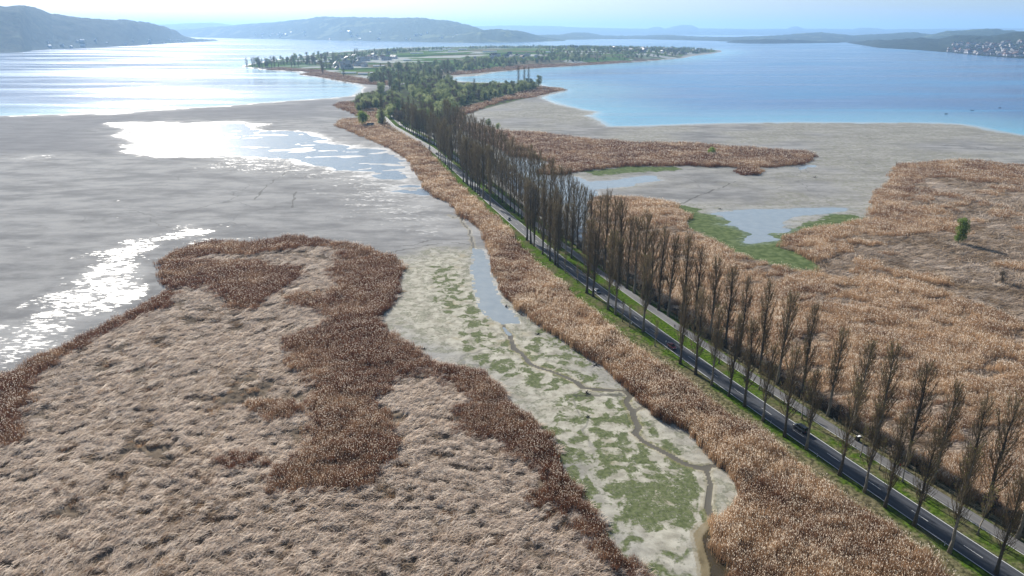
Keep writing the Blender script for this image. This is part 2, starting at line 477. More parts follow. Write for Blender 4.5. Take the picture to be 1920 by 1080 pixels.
    gr = g.mix(g.m('MULTIPLY', g.ss(.25, .75, g.m('ADD', g.attr('worn_shade'), g.m('MULTIPLY', g.m('SUBTRACT', g.noise(.3, P, 4, .6), .5), 1.6))), .85), gr, g.mix(g.ss(.35, .65, fine), (.055, .048, .028), (.21, .18, .11)))
    col = g.mix(g.ss(-1.2, .2, g.m('ADD', g.attr('cor'), g.m('MULTIPLY', g.m('SUBTRACT', blot, .5), 4.0))), col, gr)
    # wetness
    wet = g.attr('wet')
    ripple = g.m('ADD', g.m('MULTIPLY', g.noise(.5, g.stretch(P, (.45, 1.3, 1), .2), 5, .65), .6), g.m('MULTIPLY', g.noise(.09, g.stretch(P, (.6, 1.4, 1), .25), 4, .6), .4))
    film = g.ss(.675, .72, g.m('ADD', ripple, g.m('MULTIPLY', wet, .25)))
    rough = g.m('SUBTRACT', .90, g.m('MULTIPLY', wet, .14))
    rough = g.m('SUBTRACT', rough, g.m('MULTIPLY', film, .36))
    wst = g.ss(-.1, .3, st)
    rough = g.m('ADD', g.m('MULTIPLY', rough, g.m('SUBTRACT', 1.0, wst)), g.m('MULTIPLY', wst, .28))
    notveg = g.m('SUBTRACT', 1.0, g.m('MAXIMUM', g.m('MAXIMUM', mrs, g.ss(0, 10, g.m('MAXIMUM', g.attr('land'), g.attr('spitland')))), g.ss(-3, 0, g.attr('cor'))))
    bmp = g.bump(g.m('ADD', g.m('MULTIPLY', fine, .5), g.noise(4.0, P, 3)), .10, .55)
    spec = g.m('MULTIPLY', g.m('ADD', g.m('ADD', .04, g.m('MULTIPLY', wet, .12)), g.m('MULTIPLY', film, .5)), notveg)
    g.bsdf(out, Base_Color=col, Roughness=rough, Normal=bmp, Specular_IOR_Level=spec)
    return m

def water_material():
    m, nt, out = new_mat('lake_water')
    g = N(nt)
    P = g.pos()
    sh = g.attr('shore')
    st = g.noise(1.0, g.stretch(P, (.0016, .011, .01), -.10), 6, .62)
    st2 = g.noise(1.0, g.stretch(P, (.0007, .0035, .01), -.05), 4, .6)
    pat = g.m('ADD', g.m('MULTIPLY', st, .6), g.m('MULTIPLY', st2, .4))
    deep = g.mix(g.ss(.42, .58, pat), (.003, .045, .22), (.04, .18, .38))
    c = g.mix(g.m('MULTIPLY', g.ss(260, 10, sh), .62), deep, (.20, .48, .58))
    c = g.mix(g.ss(14, 0, sh), c, (.34, .36, .34))
    w1 = g.noise(.5, P, 3, .6)
    w2 = g.noise(.11, g.stretch(P, (1, 1.6, 1), .3), 3, .6)
    calm = g.ss(30, 2, sh)
    hgt = g.m('ADD', g.m('MULTIPLY', w1, .35), w2)
    amp = g.m('MULTIPLY', g.rng(.35, .65, pat, .35, 1.0), g.m('SUBTRACT', 1.0, g.m('MULTIPLY', calm, .8)))
    b = g.bump(hgt, 1.05, amp)
    r = g.m('ADD', .075, g.m('MULTIPLY', g.ss(.38, .60, pat), .14))
    g.bsdf(out, Base_Color=c, Roughness=r, Normal=b, IOR=1.33, Specular_IOR_Level=.5)
    return m

def pool_material(name='pool_water', ca=(.20, .24, .27), cb=(.33, .36, .37), r=.12, bd=.10, bs=.5):
    m, nt, out = new_mat(name)
    g = N(nt)
    P = g.pos()
    c = g.mix(g.noise(.2, P, 4), ca, cb)
    b = g.bump(g.noise(1.3, g.stretch(P, (.6, 1.3, 1), .2), 3), bd, bs)
    g.bsdf(out, Base_Color=c, Roughness=r, Normal=b, IOR=1.33)
    return m

def road_material(name, dark, light):
    m, nt, out = new_mat(name)
    g = N(nt)
    P = g.pos()
    a = g.attr('across')
    lo = g.noise(.05, P, 3)
    sp = g.noise(12, P, 2)
    c = g.mix(g.ss(.3, .7, lo), dark, light)
    tr = g.m('ABSOLUTE', g.m('SUBTRACT', g.m('ABSOLUTE', a), .48))
    c = g.mix(g.m('MULTIPLY', g.ss(.16, .02, tr), .35), c, tuple(q * 1.6 for q in light))
    c = g.mix(g.m('MULTIPLY', g.ss(.6, .7, sp), .3), c, tuple(q * .5 for q in dark))
    g.bsdf(out, Base_Color=c, Roughness=.62, Specular_IOR_Level=.45)
    return m

def hill_material(name, a, b, patch=(.10, .14, .05), pf=.62):
    m, nt, out = new_mat(name)
    g = N(nt)
    P = g.pos()
    n = g.noise(.02, P, 5, .65)
    c = g.mix(g.ss(.35, .65, n), a, b)
    v = g.noise(.0035, P, 3, .5)
    c = g.mix(g.ss(pf, pf + .04, v), c, patch)
    bm = g.bump(g.noise(.06, P, 4, .7), 16, .9)
    g.bsdf(out, Base_Color=c, Roughness=.95, Normal=bm, Specular_IOR_Level=.1)
    return m

M = {}
M['ground'] = ground_material()
M['water'] = water_material()
M['pool'] = pool_material()
M['pool_bright'] = pool_material('rippled_pool_water', (.10, .17, .25), (.26, .31, .36), .16, .18, .8)  # bluish base colour stands in for the reflected sky
M['asphalt'] = road_material('road_asphalt', (.026, .03, .040), (.052, .055, .064))
M['path'] = road_material('path_asphalt', (.085, .082, .085), (.15, .145, .14))
M['paint'] = plain('road_paint', (.68, .68, .66), .6, var=.08, scale=4)
M['reed'] = leafy('reed_blade', ((.105, .046, .028), (.24, .115, .068)), .35, tint_cols=((.33, .205, .115), (.68, .48, .305)))
M['plume'] = leafy('reed_plume', ((.50, .41, .33), (.82, .72, .60)), .5, tint_cols=((.74, .61, .50), (.95, .87, .71)))
M['straw'] = leafy('reed_straw', ((.50, .39, .31), (.95, .85, .74)), .35, tint_cols=((.15, .10, .065), (.46, .34, .22)))
M['bark'] = plain('tree_bark', (.085, .07, .055), .9, var=.3, scale=3)
M['bark_pale'] = plain('pale_bark', (.20, .175, .14), .9, var=.3, scale=3)
M['twig'] = leafy('bare_twig', ((.115, .09, .06), (.215, .17, .108)), .3)
M['bud'] = leafy('young_leaf_bud', ((.16, .17, .045), (.26, .28, .07)), .45)
M['leaf_dark'] = leafy('dark_foliage', ((.075, .10, .055), (.155, .19, .095)), .5)
M['leaf_mid'] = leafy('mid_foliage', ((.13, .165, .08), (.25, .29, .14)), .5)
M['leaf_pale'] = leafy('pale_foliage', ((.23, .27, .13), (.42, .46, .23)), .5)
M['leaf_bright'] = leafy('bright_foliage', ((.14, .21, .05), (.28, .37, .10)), .55)
M['leaf_brown'] = leafy('bare_brown_crown', ((.10, .082, .065), (.20, .165, .125)), .25)
M['wall'] = plain('house_wall', (.62, .60, .63), .85, var=.12, scale=.3)
M['roof'] = plain('house_roof', (.17, .085, .06), .8, var=.25, scale=.4)
M['roof_grey'] = plain('grey_roof', (.12, .12, .125), .6, var=.25, scale=.4)
M['foil'] = plain('greenhouse_foil_roof_glint', (.72, .74, .74), .35, var=.05, scale=.1)
M['wood'] = plain('weathered_wood', (.27, .23, .17), .85, var=.25, scale=4)
M['darkwood'] = plain('wet_dark_wood', (.045, .035, .028), .8, var=.3, scale=3)
M['white'] = plain('white_plastic', (.75, .75, .74), .5, var=.04)
M['black'] = plain('black_plastic', (.02, .02, .02), .5, var=.1)
M['tyre'] = plain('tyre_rubber', (.018, .018, .018), .85, var=.2)
M['rim'] = plain('alloy_rim', (.45, .45, .47), .3, .9, var=.05)
M['glass'] = plain('car_glass', (.015, .018, .022), .05, var=.1)
M['chrome'] = plain('lamp_lens', (.75, .75, .72), .15, .2, var=.02)
M['redlens'] = plain('tail_lens', (.45, .02, .02), .25, var=.05)
M['skin'] = plain('skin', (.50, .32, .24), .6, var=.05)
M['hair'] = plain('hair', (.06, .04, .03), .8, var=.1)
def paint(col, name):
    m = plain(name, col, .28, var=.03)
    b = [n for n in m.node_tree.nodes if n.type == 'BSDF_PRINCIPLED'][0]
    b.inputs['Coat Weight'].default_value = .6
    return m

# ------------------------------------------------------------------ object helpers
def mesh_obj(name, verts, faces, mats, parent=None, smooth=False, midx=None, link=True):
    me = bpy.data.meshes.new(name)
    me.from_pydata([tuple(v) for v in verts], [], faces)
    for m in (mats if isinstance(mats, (list, tuple)) else [mats]): me.materials.append(m)
    if midx is not None: me.polygons.foreach_set('material_index', np.asarray(midx, np.int32))
    if smooth: me.polygons.foreach_set('use_smooth', np.ones(len(me.polygons), bool))
    me.update()
    o = bpy.data.objects.new(name, me)
    if link: COL.objects.link(o)
    if parent is not None: o.parent = parent
    return o

def empty(name, loc=(0, 0, 0), rz=0.0):
    o = bpy.data.objects.new(name, None)
    o.empty_display_size = .3
    COL.objects.link(o)
    o.location = loc
    o.rotation_euler = (0, 0, rz)
    return o

def tag(o, label=None, cat=None, group=None, kind=None):
    if label: o['label'] = label
    if cat: o['category'] = cat
    if group: o['group'] = group
    if kind: o['kind'] = kind
    return o

def copy_tree(o, parent=None):
    c = o.copy()
    COL.objects.link(c)
    c.parent = parent
    for ch in o.children: copy_tree(ch, c)
    return c

class MB:
    """collects vertices and faces of one mesh"""
    def __init__(s): s.v, s.f, s.mi = [], [], []
    def add(s, v, f, mi=0):
        o = len(s.v)
        s.v += [tuple(q) for q in v]
        s.f += [tuple(i + o for i in q) for q in f]
        s.mi += [mi] * len(f)
    def box(s, c, sz, mi=0, rz=0.0):
        x, y, z = (q / 2 for q in sz)
        ca, sa = math.cos(rz), math.sin(rz)
        pts = []
        for dz in (-z, z):
            for dx, dy in ((-x, -y), (x, -y), (x, y), (-x, y)):
                pts.append((c[0] + dx * ca - dy * sa, c[1] + dx * sa + dy * ca, c[2] + dz))
        s.add(pts, [(3, 2, 1, 0), (4, 5, 6, 7), (0, 1, 5, 4), (1, 2, 6, 5), (2, 3, 7, 6), (3, 0, 4, 7)], mi)
    def tube(s, pts, rad, n=6, mi=0, cap=True):
        pts = [Vector(p) for p in pts]
        o = len(s.v)
        for i, p in enumerate(pts):
            d = (pts[min(i + 1, len(pts) - 1)] - pts[max(i - 1, 0)]).normalized()
            a = d.cross(Vector((0, 0, 1)))
            if a.length < .05: a = d.cross(Vector((1, 0, 0)))
            a.normalize()
            b = d.cross(a)
            r = rad[i] if hasattr(rad, '__len__') else rad
            for k in range(n):
                t = 2 * math.pi * k / n
                s.v.append(tuple(p + (a * math.cos(t) + b * math.sin(t)) * r))
        for i in range(len(pts) - 1):
            for k in range(n):
                k2 = (k + 1) % n
                s.f.append((o + i * n + k, o + i * n + k2, o + (i + 1) * n + k2, o + (i + 1) * n + k)); s.mi.append(mi)
        if cap:
            s.f.append(tuple(o + k for k in range(n))[::-1]); s.mi.append(mi)
            e = o + (len(pts) - 1) * n
            s.f.append(tuple(e + k for k in range(n))); s.mi.append(mi)
    def obj(s, name, mats, parent=None, smooth=False, link=True):
        return mesh_obj(name, s.v, s.f, mats, parent, smooth, s.mi, link)

def grid_mesh(name, X, Y, Z, attrs, mat, keep=None, smooth=True):
    R, C = X.shape
    idx = np.arange(R * C).reshape(R, C)
    q = np.stack([idx[:-1, :-1], idx[:-1, 1:], idx[1:, 1:], idx[1:, :-1]], -1).reshape(-1, 4)
    if keep is not None:
        k = keep.reshape(R, C)
        kk = (k[:-1, :-1] | k[:-1, 1:] | k[1:, 1:] | k[1:, :-1]).reshape(-1)
        q = q[kk]
    used = np.unique(q)
    remap = np.full(R * C, -1); remap[used] = np.arange(len(used))
    q = remap[q]
    co = np.stack([X.ravel(), Y.ravel(), Z.ravel()], 1)[used]
    me = bpy.data.meshes.new(name)
    me.vertices.add(len(co)); me.vertices.foreach_set('co', co.astype(np.float32).ravel())
    me.loops.add(len(q) * 4); me.loops.foreach_set('vertex_index', q.astype(np.int32).ravel())
    me.polygons.add(len(q)); me.polygons.foreach_set('loop_start', np.arange(0, len(q) * 4, 4, dtype=np.int32))
    me.update(calc_edges=True)
    me.validate()
    if smooth: me.polygons.foreach_set('use_smooth', np.ones(len(me.polygons), bool))
    for k, v in attrs.items():
        a = me.attributes.new(k, 'FLOAT', 'POINT')
        a.data.foreach_set('value', np.asarray(v, np.float32).ravel()[used])
    me.materials.append(mat)
    o = bpy.data.objects.new(name, me)
    COL.objects.link(o)
    return o

# ------------------------------------------------------------------ ground, lake, pools
def polar(rows, cols, az=52, r0=62.0, r1=7500.0, tail=()):
    v = np.linspace(1.0, 0.0, rows)                  # spacing follows the depression angle
    dep0, dep1 = math.atan2(CAM_H, r0), math.atan2(CAM_H, r1)
    dep = dep1 + (dep0 - dep1) * v
    r = CAM_H / np.tan(dep)
    r = np.concatenate([r, np.array(tail)]) if len(tail) else r
    a = np.radians(np.linspace(-az, az, cols))
    R, A = np.meshgrid(r, a, indexing='ij')
    return R * np.sin(A), R * np.cos(A)

GX, GY = polar(640, 800, tail=(9000, 12000, 20000, 45000))
GP = np.stack([GX.ravel(), GY.ravel()], 1)
G = fields(GP)
def alg_attr(P):
    a = np.zeros(len(P))
    for q, v in ALGAE:
        a = np.maximum(a, v * sstep(-5, 1.5, sd_poly(P, q, 20) + 2 * fbm(P, 6, 51, 2)))
    return a
wet = sstep(-12, 16, sd_poly(GP, WETBAND, 40) + G['n1'] * 16 + G['n2'] * 14) * .8
left_flat = ((GP[:, 0] < -20) & (GP[:, 1] < 1200)).astype(float) * .16
wet = np.maximum(wet, left_flat * (1 - sstep(-10, 20, sd_poly(GP, SANDY, 60))))
wet = np.maximum(wet, sstep(-3.5, .2, G['pool']) * .9)
wet = np.maximum(wet, sstep(-14, 0, G['lake']) * .9)
wet = np.maximum(wet, sstep(-60, 20, sd_poly(GP, px('560,250 700,270 780,330 830,380 880,440 800,440 700,400 620,330 400,310'), 80)) * .55)
sandy = np.maximum(sstep(-14, 14, sd_poly(GP, SANDY, 40) + G['n1'] * 5), (GP[:, 0] > road_x(GP[:, 1])).astype(float) * (.34 - .25 * sstep(-.2, .5, G['n2'])))
rdg = road_d(GP)
worn_shade = np.where(rdg < 0, 1 - sstep(-8.5, -4.2, rdg), sstep(13, 15.5, rdg) + .30) * (1 - .75 * sstep(170, 260, GP[:, 1])) + .14  # median grass darkened to stand for shadow; outer verges are worn brown
ga = dict(worn_shade=worn_shade, marsh=G['marsh'], cor=G['cor'], land=G['isl'], spitland=G['spit'], stream=G['stream'], pond=G['pond'], crack=G['crack'],
          wet=wet, sandy=sandy, algae=alg_attr(GP), greenflat=np.maximum(sd_poly(GP, GREEN_FLAT, 30), sd_poly(GP, GREEN_BAR, 30)),
          greyband=sstep(-30, 40, sd_poly(GP, GREYBAND, 60) + G['n2'] * 40))
ground = grid_mesh('ground', GX, GY, G['z'].reshape(GX.shape), ga, M['ground'])
tag(ground, kind='structure')

LX, LY = polar(420, 520, az=54, tail=(9000, 11000, 14000, 20000, 30000, 60000))
LP = np.stack([LX.ravel(), LY.ravel()], 1)
shore = sd_poly(LP, LAKE_L, 400)
shore = np.where(LP[:, 1] > 7400, 400, shore)
lake = grid_mesh('lake', LX, LY, np.zeros_like(LX), dict(shore=shore), M['water'], keep=shore > -30)
tag(lake, kind='structure')
lab = {'near': 'long shallow blue pool beside the reed strip in the near mudflat', 'left': 'broad glittering puddle on the left mudflat',
       'puddle': 'flat blue puddle right of the poplars', 'creek': 'water lying behind the avenue poplars', 'basin': 'pale blue pool in the right basin by the green algae',
       'strip': 'small bright puddle under the tip of the reed bar'}
for k, q in POOLS.items():
    c = q.mean(0)
    big = (q - c) * 1.0 + c
    lo, hi = q.min(0) - 12, q.max(0) + 12
    n = 24
    X, Y = np.meshgrid(np.linspace(lo[0], hi[0], n), np.linspace(lo[1], hi[1], n))
    keep = sd_poly(np.stack([X.ravel(), Y.ravel()], 1), q, 60) > -9
    o = grid_mesh('pool', X, Y, np.full_like(X, .004 * list(POOLS).index(k)), {}, M['pool_bright' if k == 'left' else 'pool'], keep=keep)
    tag(o, lab[k], kind='structure')
q = BROWN_POND
n = 10
X, Y = np.meshgrid(np.linspace(q[:, 0].min() - 2, q[:, 0].max() + 2, n), np.linspace(q[:, 1].min() - 2, q[:, 1].max() + 2, n))
pm, nt, out = new_mat('brown_water')
gg = N(nt)
gg.bsdf(out, Base_Color=gg.mix(gg.noise(.5, gg.pos()), (.035, .03, .02), (.08, .06, .035)), Roughness=.15, IOR=1.33)
tag(grid_mesh('pond', X, Y, np.full_like(X, -.06), {}, pm), kind='structure')

# ------------------------------------------------------------------ road, path, painted lines
def ribbon(name, offs, z, mat, y0=96, y1=960, step=2.0, dashes=None, kind='structure', lab=None):
    ys = np.arange(y0, y1, step)
    s = (road_x(ys + 2) - road_x(ys - 2)) / 4
    nx, ny = 1 / np.sqrt(1 + s * s), -s / np.sqrt(1 + s * s)
    cx = road_x(ys)
    v, f, ac = [], [], []
    k = len(offs)
    for i, y in enumerate(ys):
        for j, o in enumerate(offs):
            v.append((cx[i] + nx[i] * o, y + ny[i] * o, z)); ac.append(-1 + 2 * j / (k - 1))
    for i in range(len(ys) - 1):
        if dashes and (i % (dashes[0] + dashes[1])) >= dashes[0]: continue
        for j in range(k - 1):
            a = i * k + j
            f.append((a, a + 1, a + k + 1, a + k))
    o = mesh_obj(name, v, f, mat, smooth=True)
    at = o.data.attributes.new('across', 'FLOAT', 'POINT')
    at.data.foreach_set('value', np.array(ac, np.float32))
    return tag(o, lab, kind=kind)
h = ROAD_W / 2
ribbon('road', np.linspace(-h, h, 9), LAND_Z, M['asphalt'])
ribbon('path', np.linspace(PATH_O - PATH_W / 2, PATH_O + PATH_W / 2, 7), LAND_Z - .03, M['path'])
ribbon('road_marking', [-h + .12, -h + .30], LAND_Z + .005, M['paint'], lab='white edge line along the left side of the road')
ribbon('road_marking', [h - .30, h - .12], LAND_Z + .005, M['paint'], lab='white edge line along the right side of the road')
ribbon('road_marking', [-.07, .07], LAND_Z + .005, M['paint'], dashes=(2, 4), lab='dashed centre line of the road')
ribbon('road_marking', [PATH_O - PATH_W / 2 - .02, PATH_O - PATH_W / 2 + .12], LAND_Z - .024, M['paint'], lab='pale edge line along the cycle path')

def cw(Y, off, z=LAND_Z):
    """a point beside the road: distance Y ahead, off metres right of the centre line"""
    s = float((road_x(Y + 2) - road_x(Y - 2)) / 4)
    l = math.hypot(1, s)
    return (float(road_x(Y)) + off / l, Y - s / l * off, z)
def heading(Y):
    s = float((road_x(Y + 2) - road_x(Y - 2)) / 4)
    return math.atan2(1, s)          # direction of travel away from the camera

# ------------------------------------------------------------------ far hills
HILLPTS = []
def hill(name, lab, shore, ridge, back, mat, nx=220, ny=26, ragged=9, push=900, seed=3, round_=.75):
    shore, ridge = pxs(shore), pxs(ridge)
    x0, x1 = max(shore[0][0], ridge[0][0]), min(shore[-1][0], ridge[-1][0])
    xs = np.linspace(x0, x1, nx)
    ysh = np.interp(xs, [a for a, b in shore], [b for a, b in shore])
    yr = np.interp(xs, [a for a, b in ridge], [b for a, b in ridge])
    V = np.zeros((ny + 6, nx, 3))
    for i, x in enumerate(xs):
        sx, sy = W(x, ysh[i], 0)
        dep = push if not callable(push) else push(x)
        rx, ry, rz = at_depth(x, yr[i], sy + dep)
        if yr[i] > ysh[i] - .2: rz = 2
        for j in range(ny):
            t = j / (ny - 1)
            y = sy + (ry - sy) * t
            V[j, i] = (x * 0 + sx + (rx - sx) * t, y, rz * math.sin(t * math.pi / 2) ** (1 / round_) if t < 1 else rz)
        for k in range(6):
            t = (k + 1) / 6
            V[ny + k, i] = (rx * (1 + t * back / ry), ry + t * back, rz * (1 - t) ** 1.5 - 5 * t)
    flat = V.reshape(-1, 3)
    nz = fbm(flat[:, :2], 420, seed, 3) * .10 * np.maximum(flat[:, 2], 0) + fbm(flat[:, :2], 60, seed + 9, 3) * ragged
    tt = np.repeat(np.concatenate([np.linspace(0, 1, ny), np.ones(6) * .6]), nx)
    flat[:, 2] += nz * np.clip(tt * 3, 0, 1)
    V[0, :, 2] = -1
    o = grid_mesh(name, V[..., 0], V[..., 1], V[..., 2], {}, mat)
    tag(o, lab, kind='structure')
    HILLPTS.append(V)
    return V

hm_near = hill_material('near_forest_slope', (.014, .026, .02), (.045, .06, .036), (.08, .10, .05), .70)
hm_mid = hill_material('mid_forest_slope', (.022, .036, .026), (.055, .075, .045), (.13, .15, .07), .56)
hm_far = hill_material('far_hills', (.03, .045, .035), (.06, .08, .05), (.12, .14, .08), .6)
HL = hill('hill', 'wooded hill dropping to the lake at the left edge', '-700,118 -300,106 0,99.5 40,98.5 60,95 100,92 166,90 240,86.5 330,80.5 400,77.5 414,76.5',
     '-700,-40 -300,-10 -100,2 0,9 50,12 100,26 140,31 180,34 250,38 280,42 300,48 330,58 345,68 360,72 400,75 414,76.3', 1500, hm_near, nx=300, ragged=12, push=900, seed=4)
HS = hill('hill', 'long blue hill beyond the island with villages at its foot', '330,69.5 410,71 500,73 640,76 760,78 900,80 960,79 1030,77.5',
     '330,56 400,50 450,47 500,43 560,38 600,34 640,31.5 670,31 720,34 800,36 850,40 865,45 890,50 910,57 960,62 1000,68 1030,76', 2500, hm_mid, nx=300, ragged=14, push=2300, seed=14)
hill('hill', 'lower ridge in front of the long blue hill', '780,79.2 900,80.3 960,79.4 1060,77', '780,78 850,66 900,58 940,55 960,56 990,62 1020,70 1060,76', 900, hm_mid, ragged=12, push=900, seed=24)
hill('hill', 'pale distant ridge left of the long hill', '250,66.5 500,66.5', '250,47 320,46 350,44 400,43 430,47 470,50 500,55', 3000, hm_far, nx=120, ragged=14, push=3500, seed=34)
hill('hill', 'pale volcanic hills on the far horizon', '820,65.5 2000,65.5',
     '820,50 890,50 960,48 1040,49.5 1100,52 1180,54 1215,54 1226,50.5 1236,51 1246,54 1262,50 1280,47 1297,48 1310,53 1400,54.5 1476,54 1486,50 1496,50 1508,54 1600,54.5 1614,52 1640,53 1660,55 1760,54 1850,53.5 2000,53', 9000, hm_far, nx=420, ragged=10, push=7000, seed=44, round_=.9)
hill('hill', 'hazy low hills across the strip of lake', '960,77.5 1050,75 1120,73.5 1200,73.5 1300,76 1360,77.5 1420,77', '960,74 1000,66 1050,65 1075,61 1100,61 1130,66 1180,67 1250,66 1300,68 1360,70 1420,71', 2500, hm_far, ragged=12, push=2600, seed=54)
hill('hill', 'hazy hills behind the wooded peninsula', '1350,77.8 1450,78 1600,78.5 1760,80', '1350,70 1420,68 1460,66 1500,63 1540,61 1570,64 1600,66 1650,64 1690,61 1720,61 1760,68', 2500, hm_far, ragged=12, push=2500, seed=64)
hill('hill', 'low wooded peninsula at the far end of the right lake', '1362,80 1400,81 1440,81.5 1520,81 1590,80', '1362,79.5 1375,75.5 1400,74 1440,73.5 1480,75 1540,77.5 1590,79.5', 500, hm_near, nx=140, ragged=9, push=350, seed=74)
hill('hill', 'blue forest ridge behind the town at right', '1700,82 1800,84 1960,88 2400,96', '1700,76 1740,66 1775,58 1800,57 1860,54.5 1880,56 1910,60 1940,56 2100,52 2400,50', 1800, hm_mid, ragged=14, push=2600, seed=84)
HR = hill('hill', 'wooded slope with the lakeside town at the right edge', '1585,80 1650,90 1720,94 1790,99.5 1850,106 1925,110.5 2100,120 2400,135',
     '1585,79 1620,77 1700,74 1730,71 1760,73 1790,67 1830,66 1860,67 1885,63 1905,61 1960,58 2100,50 2400,40', 1500, hm_near, nx=300, ragged=10, push=lambda x: 700 + 1500 * min(1, max(0, (x - 1600) / 300)), seed=94)
lk = [h for h in bpy.data.objects if h.name.startswith('hill')]

# ------------------------------------------------------------------ reeds: instanced tufts (stuff)
PROTO = bpy.data.collections.new('tuft_shapes')        # never linked to the scene: only meshes for the instances
def blade(mb, base, tip, w, mi=0, bend=.15, side=None):
    b, t = Vector(base), Vector(tip)
    d = t - b
    s = d.cross(Vector((random.uniform(-1, 1), random.uniform(-1, 1), .3))).normalized() * w / 2
    mid = b + d * .55 + Vector((0, 0, bend * d.length))
    mb.add([b - s, b + s, mid + s * .8, mid - s * .8, t], [(0, 1, 2, 3), (3, 2, 4)], mi)
def standing_tuft(k, coarse=False):
    random.seed(100 + k)
    mb = MB()
    for i in range(36):
        a, r = random.uniform(0, 6.28), 1.15 * math.sqrt(random.random())
        bx, by = r * math.cos(a), r * math.sin(a)
        hgt = random.uniform(1.3, 2.6)
        lean = random.uniform(.05, .55)
        la = random.gauss(0.4, 1.3)
        tx, ty = bx + lean * math.cos(la), by + lean * math.sin(la)
        blade(mb, (bx, by, 0), (tx, ty, hgt), random.uniform(.05, .10), 0, .05)
        if random.random() < (.11 if k < 3 else .25):
            s = .05
            q = Vector((tx, ty, hgt)); e = q + Vector((random.uniform(.02, .18), random.uniform(-.12, .12), .36))
            w = Vector((random.uniform(-1, 1), random.uniform(-1, 1), 0)).normalized() * random.uniform(.055, .10)
            m_ = (q + e) / 2
            mb.add([q, m_ + w, e, m_ - w], [(0, 1, 2, 3)], 1)
    o = mb.obj('tuft', [M['reed'], M['plume']], link=False)
    PROTO.objects.link(o)
def laid_tuft(k):
    random.seed(300 + k)
    mb = MB()
    main = random.uniform(-.5, .5)
    for i in range(20):
        a, r = random.uniform(0, 6.28), 1.05 * math.sqrt(random.random())
        bx, by = r * math.cos(a), r * math.sin(a)
        la = main + random.gauss(0, .5)
        L = random.uniform(1.0, 2.8)
        z0 = random.uniform(0, .25)
        blade(mb, (bx, by, z0), (bx + L * math.cos(la), by + L * math.sin(la), z0 + random.uniform(-.15, .45)), random.uniform(.09, .19), 0, random.uniform(.0, .22))
    o = mb.obj('tuft', [M['straw']], link=False)
    PROTO.objects.link(o)
for k in range(6): standing_tuft(k)
for k in range(5): laid_tuft(k)
# collection children are picked in alphabetical order: tuft, tuft.001 ... (0-5 standing, 6-10 laid)

def scatter_group(PROTO=PROTO):
    ng = bpy.data.node_groups.new('scatter_tufts', 'GeometryNodeTree')
    ng.interface.new_socket('Geometry', in_out='INPUT', socket_type='NodeSocketGeometry')
    ng.interface.new_socket('Geometry', in_out='OUTPUT', socket_type='NodeSocketGeometry')
    gi, go = ng.nodes.new('NodeGroupInput'), ng.nodes.new('NodeGroupOutput')
    iop = ng.nodes.new('GeometryNodeInstanceOnPoints')
    ci = ng.nodes.new('GeometryNodeCollectionInfo')
    ci.inputs['Collection'].default_value = PROTO
    ci.inputs['Separate Children'].default_value = True
    ci.inputs['Reset Children'].default_value = True
    def na(name, typ):
        n = ng.nodes.new('GeometryNodeInputNamedAttribute')
        n.data_type = typ
        n.inputs['Name'].default_value = name
        return n.outputs['Attribute']
    L = ng.links.new
    L(gi.outputs[0], iop.inputs['Points'])
    L(ci.outputs[0], iop.inputs['Instance'])
    iop.inputs['Pick Instance'].default_value = True
    L(na('which', 'INT'), iop.inputs['Instance Index'])
    L(na('rot', 'FLOAT_VECTOR'), iop.inputs['Rotation'])
    L(na('scl', 'FLOAT_VECTOR'), iop.inputs['Scale'])
    L(iop.outputs[0], go.inputs[0])
    return ng
NG = scatter_group()
def scatter(name, lab, P, z, which, rot, scl, tint, cat=None, ng=None):
    me = bpy.data.meshes.new(name)
    me.vertices.add(len(P))
    me.vertices.foreach_set('co', np.column_stack([P, z]).astype(np.float32).ravel())
    a = me.attributes.new('which', 'INT', 'POINT'); a.data.foreach_set('value', which.astype(np.int32))
    a = me.attributes.new('rot', 'FLOAT_VECTOR', 'POINT'); a.data.foreach_set('vector', rot.astype(np.float32).ravel())
    a = me.attributes.new('scl', 'FLOAT_VECTOR', 'POINT'); a.data.foreach_set('vector', scl.astype(np.float32).ravel())
    a = me.attributes.new('tint', 'FLOAT', 'POINT'); a.data.foreach_set('value', tint.astype(np.float32))
    o = bpy.data.objects.new(name, me)
    COL.objects.link(o)
    md = o.modifiers.new('tufts', 'NODES'); md.node_group = ng or NG
    tag(o, lab, cat, kind='stuff')
    return o

def ring_points(r0, r1, az0, az1, dmin, k, seed):
    rs, r = [], r0
    while r < r1:
        d = max(dmin, r * k)
        rs.append((r, d)); r += d
    out, ds = [], []
    rg = np.random.default_rng(seed)
    for r, d in rs:
        n = int(math.radians(az1 - az0) * r / d)
        a = np.radians(az0) + (np.arange(n) + rg.uniform(0, 1, n)) * d / r
        rr = r + rg.uniform(-.5, .5, n) * d
        out.append(np.stack([rr * np.sin(a), rr * np.cos(a)], 1)); ds.append(np.full(n, d))
    return np.concatenate(out), np.concatenate(ds)

